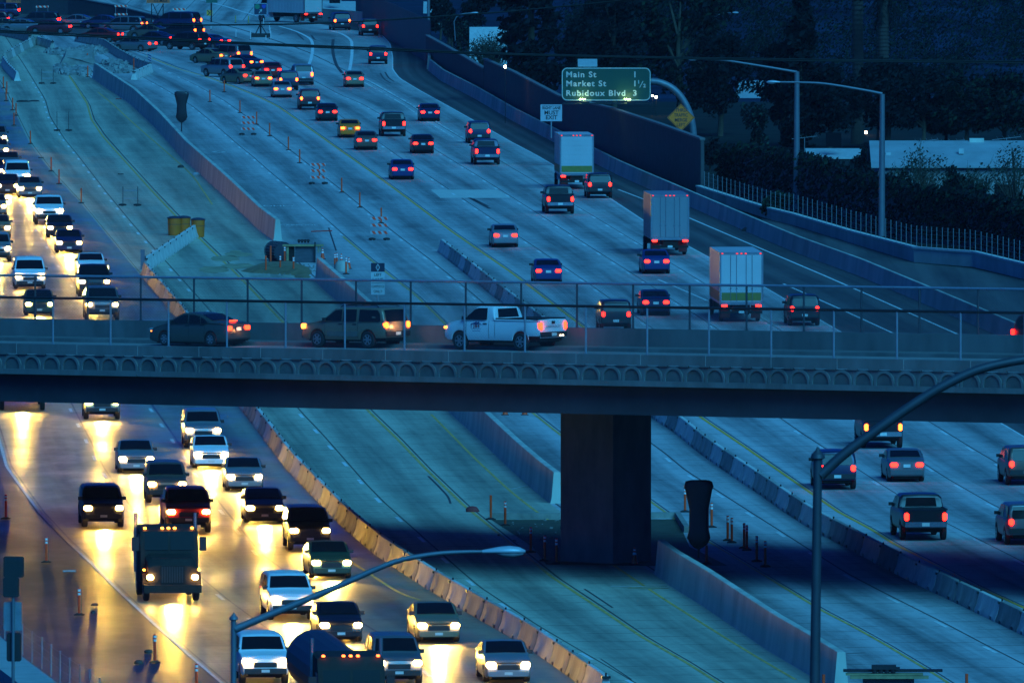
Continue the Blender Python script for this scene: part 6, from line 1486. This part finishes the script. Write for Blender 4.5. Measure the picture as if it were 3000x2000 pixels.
palm(1318, 130, 45, 'small palm beyond the curved barrier', 3, .25, 1.8); palm(1345, 150, 70, 'small palm right of the low lamp', 4, .25, 1.8)
palm(2880, 215, 120, 'far palm trunk at the right over the dark trees', 5, .22, .8)
# ivy wall
ivt = thing('ivy_wall', tuple(G(2335, 630)), 0, 'wall overgrown with dark hanging ivy beyond the fence posts', 'wall')
ib = [(2105, 572), (2200, 598), (2335, 632), (2460, 668), (2583, 700), (2700, 725), (2820, 735), (2950, 760), (3100, 800)]; it = [(2105, 432), (2200, 428), (2335, 452), (2400, 460), (2460, 486), (2583, 520), (2700, 552), (2820, 560), (2950, 590), (3100, 620)]
P = []; 
for x in range(2105, 3100, 25): yb, yt = interp(ib, x), interp(it, x); g = G(x, yb - 14); P.append((g, (yb - 14 - yt - 6) / sc(yb - 14)))
b = MB(); b.loft([[g, g + Vector((0, 0, h)), g + Vector((.25, .4, h)), g + Vector((.25, .4, 0))] for g, h in P]); und(b.build('wall_body', mat('ivy wall concrete', (.07, .07, .075), .9, var=.3)), ivt)
rnd = random.Random(5); b = MB()
for (g, h), (g2, h2) in zip(P, P[1:]):
    for _ in range(150):
        f = rnd.random(); c = g.lerp(g2, f); hh = h + (h2 - h) * f; z = hh * (1 - rnd.random() ** 1.6 * .95) + .1; leaves(b, rnd, (c.x, c.y - .25, z), (.5, .35, .4), 2, .22)
o = und(b.build('ivy', [leafm[0], leafm[1]], fix=False), ivt); o['kind'] = 'stuff'
# ------------------------------------------------------------ houses
roofm = mat('pale roof sheet', (.24, .27, .28), .7, var=.15, scale=.6); wallm = mat('house wall', (.22, .22, .21), .8, var=.15); corr = mat('corrugated roof', (.36, .39, .38), .6, var=.15)
def house(x0, x1, yb, yr, ye, D, label, depth=9, gable=None, rm=roofm, chim=False):
    """long side facing the camera: columns x0..x1, rows of base, ridge, eaves"""
    p0, p1 = PD(x0, yb, D), PD(x1, yb, D); zr = PD(x0, yr, D + depth / 2).z; ze = PD(x0, ye, D).z; zb = p0.z
    t = thing('house', ((p0.x + p1.x) / 2, D, 0), 0, label, 'house'); b = MB(); b.loft([[Vector((x, D + .3, 0)), Vector((x, D + .3, ze - .05)), Vector((x, D + depth / 2, zr - .12)), Vector((x, D + depth - .3, ze - .05)), Vector((x, D + depth - .3, 0))] for x in (p0.x + .5, p1.x - .5)]); und(b.build('wall', wallm), t)
    b = MB()
    for ya, yb_ in ((D - .1, D + depth / 2), (D + depth + .1, D + depth / 2)):
        b.loft([[Vector((x, ya, ze)), Vector((x, yb_, zr)), Vector((x, yb_, zr + .14)), Vector((x, ya, ze + .14))] for x in (p0.x, p1.x)])
    und(b.build('roof', rm), t)
    b = MB()
    n = int((p1.x - p0.x) / 3.5)
    for k in range(n): xa = p0.x + 1.5 + k * 3.5; b.box(xa, xa + 1.2, D + .26, D + .3, 1.0, 2.1)
    und(b.build('window', glass_m), t)
    return t, zr, p0, p1
D = G(2700, 640).y + 6
t, zr, p0, p1 = house(2552, 3080, 640, 418, 492, D, 'big house with a long pale roof, skylights and a box chimney at the right', 11)
b = MB(); q = PD(2861, 413, D + 5.5); b.box(q.x - .5, q.x + .5, q.y - .4, q.y + .4, zr - .4, PD(2861, 406, D + 5).z); und(b.build('chimney', cast), t)
for x, y in ((2602, 452), (2816, 440)): q = PD(x, y, D + 2.5); b = MB(); b.box(q.x - .18, q.x + .18, q.y - .2, q.y + .2, q.z - .25, q.z + .12); und(b.build('skylight', corr), t)
def antenna(x, ytop, ybase, D, label, seed):
    rnd = random.Random(seed); q0, q1 = PD(x, ybase, D), PD(x, ytop, D); t = thing('tv_antenna', tuple(q0), 0, label, 'antenna'); b = MB(); b.cyl(q0, q1, .03, n=6); und(b.build('mast', galv), t)
    b = MB(); w = rnd.uniform(.9, 1.3); b.cyl(q1 + Vector((-w, 0, -.15)), q1 + Vector((w, 0, .08)), .02, n=5)
    for k in range(5): c = q1.lerp(q1 + Vector((w, 0, .08)), k / 4 * 1.6 - .6); b.cyl(c + Vector((-.1, -.4, .15)), c + Vector((.1, .4, -.15)), .012, n=4)
    und(b.build('crossbar', galv), t)
antenna(2708, 412, 432, D + 5.4, 'TV antenna on the left part of the big roof', 1); antenna(2772, 414, 432, D + 5.4, 'TV antenna in the middle of the big roof', 2); antenna(2949, 404, 424, D + 5.4, 'TV antenna right of the box chimney', 3); antenna(2357, 402, 450, 1105, 'tall TV antenna beside the left lamp pole', 4)
Dh = 1090
house(2362, 2535, 560, 440, 466, Dh, 'low building with a pale corrugated roof between the lamp poles', 7, rm=corr)
house(2158, 2240, 380, 241, 300, 1250, 'pale building glimpsed between the dark trees left of the lamp poles', 8); house(1693, 1750, 300, 178, 196, 1200, 'small pale roof just above the green sign', 5, rm=corr)
house(1375, 1485, 250, 84, 190, 1330, 'pale building behind the bare trees beyond the sound wall', 10, rm=corr); house(925, 1045, 52, 8, 33, 1570, 'pale roof behind the barrier at the top', 9, rm=corr); house(1240, 1312, 70, 9, 40, 1500, 'pale roof right of the corrugated fence at the top', 8, rm=corr)
# corrugated fence at the top
fm_ = mat('slatted fence', (.12, .14, .15), .7, var=.2); p0, p1 = PD(1042, 52, 1535), PD(1262, 108, 1360); t = thing('slatted_fence', tuple(p0), 0, 'tall vertical slatted fence behind the curved barrier', 'fence'); b = MB(); n = 90
for k in range(n):
    c = p0.lerp(p1, k / n); e = p0.lerp(p1, (k + .6) / n); h = 3.6 + .6 * k / n; b.face([(c.x, c.y, 0), (e.x, e.y - .1, 0), (e.x, e.y - .1, h), (c.x, c.y, h)])
und(b.build('slats', fm_), t); b = MB(); b.loft([[p0.xy.to_3d() + v for v in (Vector((0, .2, 0)), Vector((0, .2, 3.5)), Vector((0, .5, 3.5)), Vector((0, .5, 0)))], [p1.xy.to_3d() + v for v in (Vector((0, .2, 0)), Vector((0, .2, 4.1)), Vector((0, .5, 4.1)), Vector((0, .5, 0)))]]); und(b.build('backing', sw), t)
# lit windows and far lamps
for x, y, D, r_, col, es, lab in ((1480, 196, 1180, .11, (1, .75, .4), 25, 'warm lamp at the top of the sound wall'), (2537, 388, 1150, .10, (1, .6, .35), 40, 'warm porch lamp behind the trees between the lamp poles'), (2987, 206, 1500, .20, (.8, 1, .45), 40, 'greenish lamp far away at the right edge'),
                             (1911, 281, 1200, .07, (1, .85, .6), 25, 'left of the two small lamps beside the green sign'), (1922, 285, 1200, .10, (1, .85, .6), 30, 'right of the two small lamps beside the green sign')):
    g = PD(x, y, D); t = thing('wall_lamp', (g.x, g.y, g.z), 0, lab, 'lamp'); b = MB(); b.tube([(0, 0, -r_), (0, 0, -r_ * .5), (0, 0, r_ * .5), (0, 0, r_)], [r_ * .4, r_, r_, r_ * .4], 10); b.build('bulb', emis('lamp %d' % x, col, es), t); b = MB(); b.cyl((0, r_, -.1), (0, r_, -g.z), .03, n=6); b.build('post', steel_d, t)
# ------------------------------------------------------------ hillside far behind
hm_ = mat('wooded hillside', (.014, .024, .05), .95, var=.6, scale=.12, bump=.5, spec=.05)  # blue of distant haze painted into the base colour
rnd = random.Random(11); mb = MB(); nx, ny = 60, 26; V = []
for j in range(ny):
    for i in range(nx):
        x = -60 + 260 * i / (nx - 1); y = 1240 + 1500 * (j / (ny - 1)) ** 1.2; rise = max(0, (y - 1290)) * .085 * max(0, min(1, (x - 4) / 22)); V.append((x, y, .002 + rise * (1 + .12 * math.sin(x * .21 + y * .013)) + (rnd.uniform(-1, 1) * min(2.2, rise * .1))))
mb.v = V; mb.f = [(j * nx + i, j * nx + i + 1, (j + 1) * nx + i + 1, (j + 1) * nx + i) for j in range(ny - 1) for i in range(nx - 1)]; mb.m = [0] * len(mb.f)
o = mb.build('hillside', hm_, smooth=60, fix=False); tag(o, kind='structure')
b = MB(); 
for k in range(620):
    x = rnd.uniform(6, 62); y = rnd.uniform(1285, 1440); rise = max(0, (y - 1290)) * .085 * max(0, min(1, (x - 4) / 22)); leaves(b, rnd, (x, y, rise + 1.8), (rnd.uniform(1.0, 2.2), 2.2, rnd.uniform(1.0, 3.0)), 150, .17)
tag(b.build('hillside_wood', [leafm[0], leafm[1]], fix=False), 'distant wood covering the hillside at the upper right', 'wood', kind='stuff')

# ------------------------------------------------------------ evening haze
hz = MB(); hz.box(-420, 420, -30, 2900, -1, 175); ho = hz.build('haze', []) if False else None
hme = bpy.data.materials.new('evening haze'); hme.use_nodes = True; hn = hme.node_tree; hn.nodes.clear()
pv = hn.nodes.new('ShaderNodeVolumePrincipled'); pv.inputs['Color'].default_value = (.7, .85, 1, 1); pv.inputs['Density'].default_value = 0.000025; pv.inputs['Anisotropy'].default_value = .2
mo_ = hn.nodes.new('ShaderNodeOutputMaterial'); hn.links.new(pv.outputs[0], mo_.inputs['Volume'])
ho = hz.build('haze', hme); tag(ho, 'thin blue evening haze over the whole scene', 'haze', kind='stuff')
